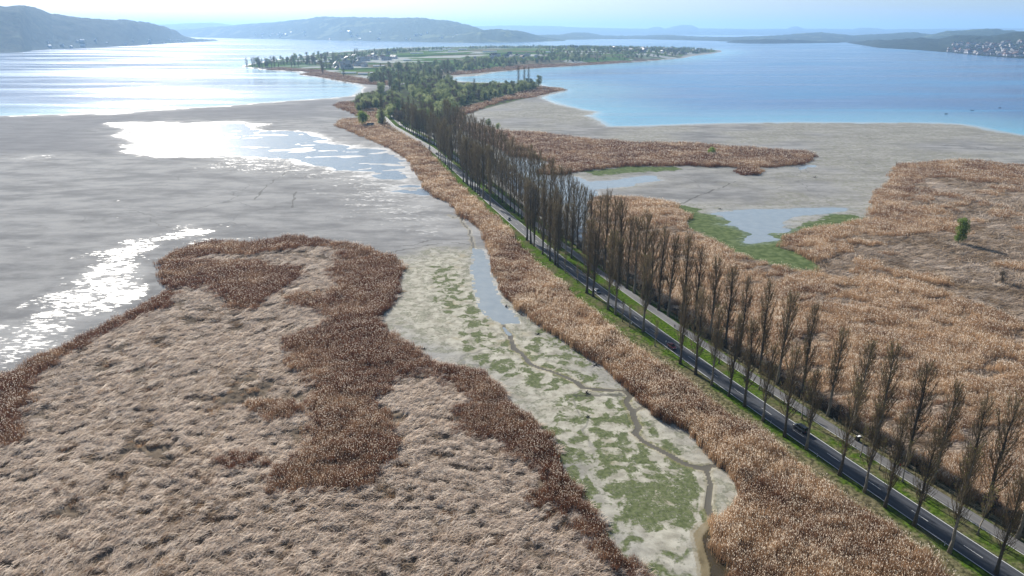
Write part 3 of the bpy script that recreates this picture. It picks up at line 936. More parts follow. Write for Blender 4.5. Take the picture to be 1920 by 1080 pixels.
STANDS = [px(s) for s in (
  '300,522 297,495 330,466 400,451 470,453 545,444 640,452 700,468 690,480 600,462 545,470 470,478 400,480 350,488 345,495 480,495 560,505 570,520 540,543 500,560 470,585 440,580 420,552 370,540 330,545 310,540',
  '640,462 700,470 758,498 750,545 738,570 716,594 670,600 640,590 560,580 535,565 560,556 620,562 640,535 610,515 640,490',
  '600,575 700,600 722,622 760,645 796,660 802,690 790,700 740,722 700,758 650,750 600,735 560,700 535,660 540,640 610,615',
  '600,735 700,755 730,790 736,860 700,900 640,922 600,918 512,918 520,890 575,850 600,800 585,760',
  '480,762 540,760 560,785 500,790', '420,868 470,850 490,870 440,884',
  '800,690 870,690 905,700 925,720 965,752 1006,798 1045,838 1070,880 1085,922 1075,930 1020,905 985,870 930,835 860,810 855,770 900,765 860,730 830,725',
  '1040,900 1090,920 1160,1020 1230,1100 1190,1100 1120,1030 1070,970 1010,950 1000,930',
  '-300,800 0,702 70,672 200,606 310,545 330,555 320,575 250,600 140,660 60,710 55,760 30,830 -60,860 -300,900')]
def build_reeds():
    P, D = ring_points(108, 2700, -52, 52, .82, .0044, 5)
    f = fields(P)
    n3 = fbm(P, 5, 77, 3)
    nb = fbm(P, 26, 79, 3)
    z = f['z']
    rg = np.random.default_rng(9)
    st_isle = np.full(len(P), -20.0)
    for s in STANDS: st_isle = np.maximum(st_isle, sd_poly(P, s, 20))
    st_isle = st_isle + n3 * 2.6 + nb * 2.0
    laid_r = sd_poly(P, LAID_R, 60) + nb * 12
    ok = f['clear'] < 0
    island = (f['isle_m'] > 0) & ok
    verge = (f['verge'] > -.3) & ok & (f['isle_m'] < 0)
    field = (f['field'] > -.3) & ok & ~verge
    other = (f['others'] > -.5) & ok & ~verge & ~field & ~island & (f['lake'] < 1)
    def emit(name, lab, m, kindst, tint, hs, spread=1.0, which=None):
        i = np.where(m)[0]
        if len(i) == 0: return
        n = len(i)
        d = D[i]
        if kindst:
            w = rg.integers(0, 3, n) + np.where((vnoise(P[i], 8, 95) + .6 * vnoise(P[i], 3, 96) + rg.normal(0, .25, n) > -.12) & (not which), 3, 0)
            rot = np.column_stack([rg.normal(0, .06, n), rg.normal(0, .06, n), rg.uniform(0, 6.28, n)])
            hh = hs[i] * rg.uniform(.9, 1.1, n) * (1 + .28 * vnoise(P[i], 7, 61) + .16 * vnoise(P[i], 3.2, 62) + .2 * vnoise(P[i], 15, 63))
            scl = np.column_stack([d * spread, d * spread, hh])
        else:
            w = rg.integers(6, 11, n)
            base = vnoise(P[i], 30, 55) * 1.1 + .3
            rot = np.column_stack([rg.normal(0, .12, n), rg.normal(0, .12, n), base + rg.normal(0, .5, n)])
            scl = np.column_stack([d * spread, d * spread, hs[i]])
        scatter(name, lab, P[i], z[i] - .05, w, rot, scl, np.clip(tint[i] + rg.normal(0, .16, n) + (.35 * vnoise(P[i], 11, 71) if kindst else 0), 0, 1))
    one = np.ones(len(P))
    s_is = island & (rg.random(len(P)) < sstep(-2.4, 2.2, st_isle))
    emit('reed_bed', 'dark red-brown standing reeds with pale tips on the near marsh island', s_is, True, .02 + .3 * (nb + .1), .85 * one + .2 * nb, which=1)
    emit('flattened_reeds', 'flattened pale straw covering the near marsh island', island & ~s_is & (rg.random(len(P)) < .22 + .95 * f['ridge']) & (fbm(P, 9, 83, 3) < .42), False, np.clip(.78 - 1.1 * f['ridge'] + .5 * n3 + .35 * nb, 0, 1), one * (1.0 + .5 * np.clip(n3 + .2, 0, 1)), 1.05)  # tint darkens hollows and pales crests, painting relief shade into the straw
    tuss = island & ~s_is & (n3 > .33) & (rg.random(len(P)) < .55)
    emit('reed_bed', 'small brown reed tussocks scattered over the flattened straw', tuss, True, .45 * one, .42 * one, .7)
    emit('reed_bed', 'strip of tall fawn reeds between the near mudflat and the road verge', verge, True, .60 + .6 * nb + .3 * n3, 1.25 * one + .2 * nb)
    s_f = field & ~((laid_r > 0) & (fbm(P, 20, 91, 3) < .30)) & ~((fbm(P @ np.array([[.9, -.4], [.4, 2.2]]), 14, 93, 3) > .28) & (P[:, 1] < 420))
    emit('reed_bed', 'wide field of tall orange-fawn reeds right of the avenue', s_f, True, np.clip(.92 + .5 * nb, .3, 1) - .35 * sstep(420, 620, f['dist']), 1.15 * one + .3 * nb)
    emit('flattened_reeds', 'flattened greyish straw at the far right of the reed field', field & ~s_f, False, .6 + .5 * n3 + .3 * nb, one * 1.3, 1.15)
    far = other & (P[:, 1] < 1500)
    emit('reed_bed', 'brown reed bars and fringes standing along the far shores', far, True, .22 + .45 * nb, 1.25 * one)
    emit('reed_bed', 'dull brown reed fringe along the shore of the inhabited island', other & ~far, True, .25 * one, 1.1 * one)
    return P
build_reeds()

# ------------------------------------------------------------------ trees
def poplar_mesh(seed, H=24.0, rad=1.9, clear=.22, nb=105, twigs=13, buds=150, lean=.0):
    rg = random.Random(seed)
    tr = MB()
    pts, rads = [], []
    ox = oy = 0.0
    for i in range(9):
        t = i / 8
        pts.append((ox, oy, -.3 + t * (H * .97 + .3))); rads.append((.34 * (1 - t) ** .8 + .03) * H / 24 + (.16 if i == 0 else 0))
        ox += rg.gauss(0, .09) + lean * .1; oy += rg.gauss(0, .09)
    tr.tube(pts, rads, 7)
    def trunk_at(z):
        t = max(0, min(7.999, (z + .3) / (H * .97 + .3) * 8)); k = int(t); u = t - k
        return Vector(pts[k]).lerp(Vector(pts[k + 1]), u)
    cr = MB()
    for b in range(nb):
        t = clear + (1 - clear) * (b + rg.random()) / nb
        z0 = t * H * .94
        a = rg.uniform(0, 6.28)
        prof = max(.12, math.sin(min(1, (1 - t) * 2.3 + .12) * math.pi * .52)) ** .8
        L = H * rg.uniform(.13, .25) * (.35 + .75 * prof)
        out_ = rad * rg.uniform(.35, 1.0) * prof + .15
        p0 = trunk_at(z0)
        dr = Vector((math.cos(a), math.sin(a), 0))
        p1 = p0 + dr * out_ * .6 + Vector((0, 0, L * .35))
        p2 = p0 + dr * out_ * .95 + Vector((0, 0, L * .72))
        p3 = p0 + dr * out_ * 1.05 + Vector((rg.gauss(0, .15), rg.gauss(0, .15), L))
        r = .05 * (1.2 - t * .6) * H / 24
        cr.tube([p0, p1, p2, p3], [r, r * .75, r * .5, r * .2], 3, cap=False)
        for k in range(twigs):
            u = rg.uniform(.15, 1) * 3
            i_ = min(2, int(u)); q = [p0, p1, p2, p3][i_].lerp([p0, p1, p2, p3][i_ + 1], u - i_)
            ta = a + rg.gauss(0, 1.2)
            l2 = rg.uniform(.7, 1.7)
            e = q + Vector((math.cos(ta) * l2 * .34, math.sin(ta) * l2 * .34, l2 * rg.uniform(.6, 1)))
            s = Vector((rg.gauss(0, 1), rg.gauss(0, 1), rg.gauss(0, .3))).normalized() * .031
            cr.add([q - s, q + s, e], [(0, 1, 2)], 0)
            if rg.random() < buds / (nb * twigs):
                s2 = Vector((rg.gauss(0, 1), rg.gauss(0, 1), rg.gauss(0, 1))).normalized() * .09
                s3 = s2.cross(Vector((rg.gauss(0, 1), rg.gauss(0, 1), 1))).normalized() * .09
                cr.add([e - s2, e + s3, e + s2, e - s3], [(0, 1, 2, 3)], 1)
    return tr, cr

def crown_mesh(seed, H, R, base=.25, lobes=16, leaves=70, leaf=.55, aspect=1.0, mat='leaf_mid', trunk_mat='bark', tall=1.0):
    """a broad tree: trunk with limbs, crown of leaf-sized faces on many uneven lobes with gaps between"""
    rg = random.Random(seed)
    tr = MB()
    tr.tube([(0, 0, -.3), (rg.gauss(0, .2), rg.gauss(0, .2), H * .3), (rg.gauss(0, .4), rg.gauss(0, .4), H * .62), (rg.gauss(0, .4), rg.gauss(0, .4), H * .85)],
            [.045 * H * .6, .035 * H * .6, .02 * H * .6, .05], 6)
    cr = MB()
    cz = H * (base + (1 - base) / 2)
    hz = H * (1 - base) / 2
    for l in range(lobes):
        a = rg.uniform(0, 6.28); u = rg.random() ** .6
        zz = rg.uniform(-.85, .85)
        rr = R * .72 * u * math.sqrt(max(.05, 1 - zz * zz))
        c = Vector((rr * math.cos(a), rr * math.sin(a), cz + zz * hz * .85))
        lr = R * rg.uniform(.26, .46)
        tr.tube([(0, 0, H * .28 + rg.random() * H * .15), c * .6 + Vector((0, 0, cz * .38)), c], [.012 * H, .008 * H, .003 * H], 3, cap=False)
        for k in range(leaves):
            d = Vector((rg.gauss(0, 1), rg.gauss(0, 1), rg.gauss(0, 1) * .9 + .15)).normalized()
            p = c + d * lr * rg.uniform(.55, 1.1)
            n = (d + Vector((rg.gauss(0, .6), rg.gauss(0, .6), rg.gauss(0, .6)))).normalized()
            s = n.cross(Vector((rg.gauss(0, 1), rg.gauss(0, 1), 1))).normalized() * leaf * rg.uniform(.5, 1)
            t = n.cross(s).normalized() * leaf * rg.uniform(.4, .8)
            cr.add([p - s, p + t, p + s, p - t], [(0, 1, 2, 3)], 0)
    return tr, cr

TREES = {}
def proto_tree(key, parts, name, crown_mats, trunk_mat):
    tr, cr = parts
    a = tr.obj('trunk', [trunk_mat], link=False, smooth=True)
    b = cr.obj('crown', crown_mats, link=False)
    TREES[key] = (a.data, b.data, name)
    bpy.data.objects.remove(a); bpy.data.objects.remove(b)
def plant(key, x, y, z, s=1.0, rz=None, label='', cat='tree', group=None, sxy=None):
    ta, cb, name = TREES[key]
    e = empty(name, (x, y, z), random.uniform(0, 6.28) if rz is None else rz)
    sxy = s if sxy is None else sxy
    e.scale = (sxy, sxy, s)
    for nm, d in (('trunk', ta), ('crown', cb)):
        o = bpy.data.objects.new(nm, d)
        COL.objects.link(o)
        o.parent = e
    tag(e, label, cat, group)
    return e
NPOP = 9
for k in range(NPOP):
    proto_tree('pop%d' % k, poplar_mesh(500 + k, 24, (1.9, 2.25, 2.6)[k % 3], (.15, .20, .25)[(k * 2) % 3], 130, 19, (60, 220, 140)[k % 3], random.uniform(-.15, .15)),
               'poplar', [M['twig'], M['bud']], M['bark_pale'] if k % 3 == 1 else M['bark'])
for k in range(3):
    proto_tree('young%d' % k, poplar_mesh(560 + k, 11, .8, .3, 34, 9, 90), 'young_poplar', [M['twig'], M['bud']], M['bark_pale'])
for k in range(3):
    proto_tree('dense%d' % k, poplar_mesh(580 + k, 26, 2.9, .10, 150, 16, 200), 'poplar', [M['leaf_brown'], M['bud']], M['bark'])
for k in range(4):
    proto_tree('willow%d' % k, crown_mesh(600 + k, 17, 7.5, .08, 24, 70, .63), 'willow', [M['leaf_pale' if k % 2 else 'leaf_mid']], M['bark'])
for k in range(4):
    proto_tree('dark%d' % k, crown_mesh(620 + k, 18, 6.5, .10, 22, 70, .5), 'broad_tree', [M['leaf_dark' if k % 2 else 'leaf_mid']], M['bark'])
for k in range(3):
    proto_tree('brown%d' % k, crown_mesh(640 + k, 16, 6, .15, 20, 60, .42), 'bare_tree', [M['leaf_brown']], M['bark'])
for k in range(2):
    proto_tree('bright%d' % k, crown_mesh(660 + k, 10, 5.5, .12, 22, 90, .42), 'green_tree', [M['leaf_bright']], M['bark'])
for k in range(3):
    proto_tree('shrub%d' % k, crown_mesh(680 + k, 4.5, 2.6, .0, 12, 60, .28), 'bare_shrub', [M['leaf_brown']], M['darkwood'])
proto_tree('slimgreen', crown_mesh(690, 15, 3.7, .03, 44, 110, .27), 'green_tree', [M['leaf_bright']], M['bark'])
proto_tree('conifer', crown_mesh(695, 20, 3.5, .05, 26, 60, .5), 'conifer', [M['leaf_dark']], M['bark'])

ORD = ['first', 'second', 'third', 'fourth', 'fifth', 'sixth', 'seventh', 'eighth', 'ninth', 'tenth', 'eleventh', 'twelfth', 'thirteenth', 'fourteenth',
       'fifteenth', 'sixteenth', 'seventeenth', 'eighteenth', 'nineteenth', 'twentieth']
def nth(i):
    if i < 20: return ORD[i]
    t = {2: 'twenty', 3: 'thirty', 4: 'forty', 5: 'fifty', 6: 'sixty', 7: 'seventy', 8: 'eighty', 9: 'ninety'}
    n = i + 1
    if n % 10 == 0: return {30: 'thirtieth', 40: 'fortieth', 50: 'fiftieth', 60: 'sixtieth', 70: 'seventieth', 80: 'eightieth', 90: 'ninetieth'}[n]
    return t[n // 10] + '-' + ORD[n % 10 - 1]

def row(s, name, grp, where, hts=(23.5, 28), near=99, keys=None):
    pts = sorted([W(a, b, LAND_Z) for a, b in pxs(s)], key=lambda q: q[1])
    for i, (x, y) in enumerate(pts):
        k = random.randrange(NPOP)
        hgt = random.uniform(*hts) * (1 + .22 * float(sstep(170, 300, y)))
        if i < near:
            lb = '%s bare poplar from the bottom edge %s' % (nth(i), where)
        else:
            lb = 'one of the far bare poplars crowding the row %s' % where
        plant('pop%d' % k, x, y, LAND_Z - .1, hgt / 24, None, lb, 'tree', grp, sxy=hgt / 24 * random.uniform(.92, 1.1))
LEFT = ('1950,1125 1868,1075 1780,1035 1714,985 1659,950 1621,922 1574,890 1512,841 1471,818 1430,788 1396,761 1366,742 1334,722 1304,701 1275,681 1206,621 1154,589 1140,579 '
        '1112,555 1100,548 1046,500 1041,496 1031,488 1017,476 1001,461 995,456 988,450 919,385 906,372 900,367 896,363 891,359 886,355 882,351 '
        '877,347 874,344 869,341 847,321 843,317 840,313 835,308 831,304 827,301 823,297 806,284 780,258 775,254 ')
RIGHT = ('1960,1045 1907,1008 1847,967 1800,937 1750,905 1700,872 1640,835 1597,808 1552,779 1503,748 1457,720 1425,698 1385,668 1360,650 1331,631 1302,618 1278,607 1253,592 1235,581 1218,569 1204,559 1189,549 1175,540 '
         '1160,527 1146,516 1133,506 1120,496 1106,484 1094,474 1083,465 1074,457 1062,448 1050,438 1040,428 1030,420 1020,411 1010,402 1000,394 992,386 984,379 976,372 968,365 961,359 '
         '953,352 946,345 939,339 932,333 925,327 918,321 912,316 905,310 899,305 893,300 887,295 881,290 876,286 870,281 865,277 860,272 855,268 850,264 845,260 840,256 835,252')
MEDIAN = '1833,1002 1732,937 1692,903 1649,880 1613,856 1504,785 1449,742 1423,730 1397,713 1348,681'
row(LEFT, 'l', 'poplars along the left edge of the road', 'on the left verge of the road')
row(RIGHT, 'r', 'poplars beyond the cycle path', 'on the right of the cycle path', hts=(27, 31.5))
# second and third dense stretches: middle row between road and path, farther off
far_mid = []
Y = 330.0
while Y < 820:
    x, y, z = cw(Y, 6.6 + random.uniform(-.5, .5)); far_mid.append((x, y)); Y += random.uniform(6.5, 11)
for i, (x, y) in enumerate(far_mid):
    hgt = random.uniform(25, 32)
    plant('pop%d' % random.randrange(NPOP), x, y, LAND_Z - .1, hgt / 24, None, 'far bare poplar in the dense row between road and path', 'tree', 'poplars between road and path', sxy=hgt / 24)
for i, (x, y) in enumerate(sorted([W(a, b, LAND_Z) for a, b in pxs(MEDIAN)], key=lambda q: q[1])):
    hgt = random.uniform(9, 13)
    plant('young%d' % (i % 3), x, y, LAND_Z - .1, hgt / 11, None, '%s slim young poplar from the bottom edge on the grass between road and cycle path' % nth(i), 'tree', 'young poplars on the median')
for i, (a, b) in enumerate(pxs('1228,648 1180,612 1167,602 1083,530 1060,512 1026,483')):
    x, y = W(a, b, LAND_Z)
    plant('young%d' % (i % 3), x, y, LAND_Z - .1, random.uniform(.7, .95), None, '%s thin young tree from the bottom among the left verge poplars' % nth(i), 'tree', 'young trees in the left row')
# dark bare shrubs under the right-hand row
Y, i = 118.0, 0
while Y < 420:
    x, y, z = cw(Y, 17.0 + random.uniform(-1.0, 2.2))
    s = random.uniform(.55, 1.15)
    plant('shrub%d' % random.randrange(3), x, y, z - .5, s, None, 'dark bare shrub between cycle path and reed field', 'shrub', 'bare shrubs along the cycle path', sxy=s * 1.15)
    Y += random.uniform(4.5, 9); i += 1

# woods on the spit and where the road enters them
def fill(polys, spacing, seed):
    rg = np.random.default_rng(seed)
    out = []
    for q in polys:
        lo, hi = q.min(0), q.max(0)
        xs, ys = np.arange(lo[0], hi[0], spacing), np.arange(lo[1], hi[1], spacing)
        X, Y = np.meshgrid(xs, ys)
        P = np.stack([X.ravel(), Y.ravel()], 1) + rg.uniform(-.4, .4, (X.size, 2)) * spacing
        out.append(P[sd_poly(P, q, 20) > 0])
    return np.concatenate(out)
PA = px('662,210 672,197 700,189 730,181 747,192 750,215 758,234 730,240 716,237 700,232 722,220 702,212')
PB = px('772,190 762,172 800,160 850,165 868,180 880,196 862,204 850,224 828,238 804,228 790,212')
PC = px('862,196 852,176 900,171 960,166 1008,164 1008,169 980,177 930,185 890,196')
PD = px('702,170 722,162 760,151 800,147 840,151 850,165 800,160 760,171 745,181 722,186')
P = fill([PA], 12.5, 3); Q = fill([PB], 15, 4); R_ = fill([PC], 15, 5); D_ = fill([PD], 21, 6)
def wood(P, labs, grp, keys, hts):
    keep = np.abs(road_d(P)) > 7
    for (x, y) in P[keep]:
        k = random.choice(keys)
        z = float(ground_z([(x, y)])[0])
        s = random.uniform(*hts)
        plant(k + str(random.randrange({'willow': 4, 'dark': 4, 'brown': 3, 'dense': 3, 'bright': 2}[k])), x, y, z - .2, s, None, labs[k], 'tree', grp + ', ' + k)
def labs(where):
    return {'willow': 'pale green willow ' + where, 'dark': 'dark green bushy tree ' + where, 'brown': 'bare brown bushy tree ' + where,
            'dense': 'tall brown poplar standing ' + where, 'bright': 'bright green tree ' + where}
wood(P, labs('in the grove left of the road'), 'grove left of the road', ['willow', 'brown', 'dark', 'willow', 'brown'], (.8, 1.2))
wood(Q, labs('in the wood right of the road'), 'wood right of the road', ['willow', 'dark', 'brown', 'willow', 'brown'], (.8, 1.25))
wood(R_, labs('on the right wooded spit'), 'trees on the spit', ['willow', 'dark', 'dark', 'brown', 'willow'], (.75, 1.15))
wood(D_, labs('in the wood joining causeway and island'), 'wood towards the island', ['dark', 'dark', 'dense', 'willow', 'dense'], (.9, 1.25))
def single(key, a, b, hpx, label, cat='tree', z=None, group=None):
    x, y = W(a, b, .5)
    zz = float(ground_z([(x, y)])[0])
    mpp = CAM_H / (F * SP + (b - 540) * CP)
    d = TREES[key][1]
    H0 = max(v.co.z for v in d.vertices)
    s = hpx * mpp * 1.06 / H0
    return plant(key, x, y, zz - .2, s, None, label, cat, group)
single('bright0', 681, 236, 27, 'round bright green tree at the reed edge beside the dark hut')
single('bright1', 793, 226, 22, 'bright green bush right of the road under the tall brown poplars')
single('dark0', 1010, 167, 24, 'dark round tree alone at the outer end of the wooded spit')
for i, (a, b, hh) in enumerate([(972, 160, 34), (983, 160, 33), (991, 160, 33)]):
    single('dense%d' % i, a, b, hh, ['leftmost', 'middle', 'rightmost'][i] + ' of the three slim poplars rising above the spit wood', group='three poplars on the spit')
for i, (a, b, hh) in enumerate([(718, 238, 58), (738, 215, 52), (757, 235, 70), (768, 232, 66), (783, 252, 78), (792, 246, 66), (800, 250, 60), (812, 256, 58), (815, 262, 60), (822, 262, 60), (777, 240, 76),
                                (829, 262, 56), (808, 246, 64), (845, 272, 60), (890, 184, 34), (856, 180, 30)]):
    x, y = W(a, b, LAND_Z)
    if abs(road_d(np.array([(x, y)]))[0]) < 5: x += 7
    single_lab = '%s dense brown poplar from the left in the clump where road enters wood' % nth(i)
    mpp = CAM_H / (F * SP + (b - 540) * CP)
    s = hh * mpp / 26
    plant('dense%d' % (i % 3), x, y, .8, min(s, 1.25), None, single_lab, 'tree', 'dense poplars at the road end', sxy=min(s, 1.25) * .9)
single('slimgreen', 1797, 457, 50, 'lone yellow-green tree casting a long shadow in the right marsh')
single('brown0', 1877, 532, 28, 'small bare tree beside the trampled track at the right edge')
single('bright1', 1334, 290, 15, 'yellow-green bush in the middle reed bar', 'bush')
for i, (a, b) in enumerate([(916, 236), (934, 243)]):
    single('willow%d' % i, a, b, 14, ['left', 'right'][i] + ' of two small green bushes at the mudflat edge behind the avenue', 'bush', group='two green bushes behind the avenue')

# island: poplars on its left tip, trees everywhere, houses, greenhouses
for i, (a, b, hh) in enumerate([(463, 126, 17), (474, 127, 18), (478, 127, 20), (487, 128, 21), (492, 127, 17), (498, 127, 18), (510, 127, 20), (515, 128, 19), (523, 128, 12), (547, 128, 20), (560, 127, 14),
                                (576, 124, 16), (581, 124, 18), (586, 123, 17), (604, 120, 14), (626, 121, 20), (666, 110, 14), (670, 110, 15), (680, 110, 10), (605, 139, 24), (645, 145, 18), (714, 137, 16), (840, 138, 26), (834, 138, 22)]):
    single('dense%d' % (i % 3), a, b, hh, '%s tall dark poplar from the left on the low western part of the island' % nth(i), group='tall poplars on the island').scale.xy = [CAM_H / (F * SP + (b - 540) * CP) * hh / 26 * 1.7] * 2
def image_pts(poly, n, seed):
    """n places spread over an outline as it lies in the photograph"""
    rg = random.Random(seed)
    q = np.array(pxs(poly))
    lo, hi = q.min(0), q.max(0)
    out = []
    while len(out) < n:
        a = np.array([[rg.uniform(lo[0], hi[0]), rg.uniform(lo[1], hi[1])]])
        if sd_poly(a, q, 5)[0] > 0: out.append(tuple(a[0]))
    return out
spots = [(image_pts('460,128 520,115 600,105 640,112 600,128 520,128', 26, 1), ['dark', 'willow', 'brown'], 'on the western tip of the island'),
         (image_pts('600,135 620,112 700,98 800,92 860,92 800,104 700,112 650,130', 70, 2), ['dark', 'dark', 'brown', 'conifer'], 'in the left island gardens'),
         (image_pts('690,158 700,140 740,128 800,124 860,122 960,122 1000,125 940,131 880,136 840,140 780,150', 60, 3), ['dark', 'willow', 'willow', 'brown'], 'on the near shore of the island'),
         (image_pts('860,92 900,90 1000,88 1100,88 1200,89 1300,92 1340,95 1300,97 1100,95 960,95 900,97', 90, 4), ['dark', 'dark', 'conifer', 'brown'], 'along the crest of the island'),
         (image_pts('1020,104 1060,100 1120,98 1250,97 1330,98 1280,105 1200,114 1100,120 1040,121 1000,112', 86, 5), ['dark', 'dark', 'willow', 'brown'], 'around the right island village')]
allz = []
for pts, keys, where in spots:
    Pq = np.array([W(a, b, 0) for a, b in pts])
    zz = ground_z(Pq)
    big_ = 1.5 if 'tip' in where else 1.3 if 'shore' in where else 1.0
    for (x, y), z in zip(Pq, zz):
        k = random.choice(keys)
        kk = k if k == 'conifer' else k + str(random.randrange({'willow': 4, 'dark': 4, 'brown': 3}[k]))
        if z < .2: continue
        s = random.uniform(.75, 1.15) * big_
        lb = {'dark': 'dark green tree ', 'willow': 'light green tree ', 'brown': 'bare brown tree ', 'conifer': 'dark conifer '}[k] + where
        plant(kk, x, y, z - .3, s, None, lb, 'tree', 'trees ' + where + ' ' + k)

# the mass of small trees and bushes between them, too many and too small to pick apart
WOODS = bpy.data.collections.new('far_tree_shapes')
for k, key in enumerate(['dark0', 'dark1', 'dark2', 'willow0', 'willow1', 'brown0', 'brown1', 'dark3']):
    me = TREES[key][1]
    o = bpy.data.objects.new('far_tree', me); WOODS.objects.link(o)
NGW = scatter_group(WOODS)
wp = []
for poly, n, sd in (('462,129 520,114 600,104 640,110 600,126 520,129', 50, 1), ('600,134 620,112 700,97 800,91 860,91 800,103 700,114 650,132', 210, 2),
                    ('690,158 700,142 740,130 800,126 860,124 960,123 1000,125 940,131 880,136 840,140 780,150', 250, 3),
                    ('860,92 900,89 1000,88 1100,88.5 1200,89.5 1300,92 1342,95 1300,97 1100,94 960,94 900,96', 420, 4),
                    ('1010,104 1060,99 1120,97 1250,96 1340,97 1300,103 1270,108 1200,114 1100,120 1040,121 1000,113', 430, 5),
                    ('1230,106 1240,95 1340,95 1348,98 1300,103', 160, 6), ('860,121 900,119 1000,118 1100,116 1100,120 1000,124 900,128 850,132', 160, 7)):
    wp += [W(a, b) for a, b in image_pts(poly, n, 900 + sd)]
wp = np.array(wp); wz = ground_z(wp); kk_ = wz > .3; wp, wz = wp[kk_], wz[kk_]
rg_ = np.random.default_rng(77); nw = len(wp); sc_ = rg_.uniform(.55, 1.05, nw)
scatter('woodland', 'mass of small trees and hedges filling the inhabited island between houses and fields', wp, wz - .5, rg_.integers(0, 8, nw),
        np.column_stack([np.zeros(nw), np.zeros(nw), rg_.uniform(0, 6.28, nw)]), np.column_stack([sc_ * 1.15, sc_ * 1.15, sc_]), np.zeros(nw), ng=NGW)

def house_mesh(L, Wd, hw, hr, roof):
    mb = MB()
    x, y = L / 2, Wd / 2
    mb.add([(-x, -y, -1), (x, -y, -1), (x, y, -1), (-x, y, -1), (-x, -y, hw), (x, -y, hw), (x, y, hw), (-x, y, hw), (-x, 0, hr - .15), (x, 0, hr - .15)],
           [(0, 1, 5, 4), (2, 3, 7, 6), (1, 2, 6, 9, 5), (3, 0, 4, 8, 7)], 0)
    e = .5
    mb.add([(-x - e, -y - e, hw - .3), (x + e, -y - e, hw - .3), (x + e, 0, hr), (-x - e, 0, hr), (-x - e, y + e, hw - .3), (x + e, y + e, hw - .3),
            (-x - e, -y - e, hw - .55), (x + e, -y - e, hw - .55), (-x - e, y + e, hw - .55), (x + e, y + e, hw - .55)],
           [(0, 1, 2, 3), (3, 2, 5, 4), (6, 7, 1, 0), (5, 9, 8, 4), (0, 3, 4, 8, 6), (1, 7, 9, 5, 2)], 1)
    mb.box((x * .4, 0, hr + .3), (.7, .7, 1.6), 0)
    # window openings on the long sides, recessed dark panes
    for sx in np.arange(-x + 1.8, x - 1, 3.0):
        for zf in ([1.6, 4.4] if hw > 5 else [1.6]):
            mb.box((sx, -y - .02, zf), (1.1, .06, 1.3), 2)
            mb.box((sx, y + .02, zf), (1.1, .06, 1.3), 2)
    return mb.obj('house', [M['wall'], roof, M['glass']], link=False).data
M['roof_pale'] = plain('pale_sunlit_roof', (.42, .38, .35), .5, var=.2, scale=.4)  # sunlit brightness is put into the roof colour
HOUSES = [house_mesh(12, 9, 5.6, 9.4, M['roof']), house_mesh(14, 10, 5.6, 10, M['roof_grey']), house_mesh(10, 8, 3.2, 7, M['roof_pale']), house_mesh(20, 11, 6, 10.5, M['roof_pale']), house_mesh(13, 9, 5.6, 9.2, M['roof_pale'])]
def put_house(x, y, z, lb, grp, s=1.0):
    o = bpy.data.objects.new('house', random.choice(HOUSES))
    COL.objects.link(o)
    o.location = (x, y, z); o.rotation_euler = (0, 0, random.uniform(0, 3.14)); o.scale = (s, s, s)
    tag(o, lb, 'house', grp)
hs = [('600,132 640,112 760,100 800,104 720,122 660,134', 42, 'among the left island fields'),
      ('1050,100 1100,90 1130,92 1110,102 1060,106', 16, 'in the middle island hamlet'),
      ('1135,104 1160,96 1230,97 1230,108 1160,110', 34, 'in the right island village'),
      ('1230,106 1250,94 1330,94 1340,98 1280,104', 26, 'at the right tip of the island'),
      ('880,116 960,112 1000,112 1060,118 980,122 900,121', 18, 'on the near shore of the island')]
for i, (pl, n, where) in enumerate(hs):
    Pq = np.array([W(a, b, 0) for a, b in image_pts(pl, n, 50 + i)])
    zz = ground_z(Pq)
    for (x, y), z in zip(Pq, zz): put_house(x, y, z, 'white gabled house ' + where, 'houses ' + where, random.uniform(1.05, 1.55))

# long white greenhouses
def greenhouse(a0, a1, b, depth, lab):
    x0, y0 = W(a0, b); x1, y1 = W(a1, b)
    L = x1 - x0
    z = float(ground_z([((x0 + x1) / 2, y0)])[0])
    r = empty('greenhouse', ((x0 + x1) / 2, y0, z), random.uniform(-.05, .05))
    n = max(1, int(depth / 9))
    for k in range(n):
        mb = MB()
        yy = k * 9.2
        prof = [(-4.4, -1), (-4.4, 2.2), (-3, 3.6), (0, 4.5), (3, 3.6), (4.4, 2.2), (4.4, -1)]
        v = [(-L / 2, yy + p, q) for p, q in prof] + [(L / 2, yy + p, q) for p, q in prof]
        m_ = len(prof)
        f = [(i, i + 1, i + 1 + m_, i + m_) for i in range(m_ - 1)] + [tuple(range(m_))[::-1], tuple(range(m_, 2 * m_))]
        mb.add(v, f)
        mb.obj('tunnel', [M['foil']], r)
    tag(r, lab, 'greenhouse', 'greenhouses on the island')
gh = [(591, 630, 119.5, 30, 'long white greenhouse at the left by the row of poplars'), (664, 705, 115, 22, 'pale greenhouse in the second field behind the near shore'),
      (672, 690, 141.5, 12, 'bright white greenhouse nearest the left bay shore'), (694, 708, 140.5, 12, 'short white greenhouse beside the one nearest the bay'),
      (641, 668, 139.5, 10, 'thin white foil tunnel under the trees near the left bay'), (715, 728, 115, 18, 'short white greenhouse left of the dark roofed barn'),
      (770, 794, 108, 26, 'white greenhouse behind the brown avenue in the island middle'), (804, 830, 103, 24, 'white greenhouse right under the island crest, left'),
      (815, 846, 94.5, 26, 'highest white greenhouse on the island slope'), (840, 858, 106.5, 30, 'wide pale greenhouse block in the island middle'),
      (860, 876, 101, 22, 'pale greenhouse right of the green mound field'), (905, 932, 108.5, 18, 'long white greenhouse beside the dark conifer'),
      (1022, 1034, 110, 20, 'small grey-white greenhouse left of the shoreside block'), (1036, 1056, 109.5, 24, 'grey-white greenhouse block above the right shore'),
      (757, 772, 119, 16, 'white greenhouse just behind the brown poplars'), (700, 722, 128, 14, 'low pale tunnel in the field facing the left bay')]
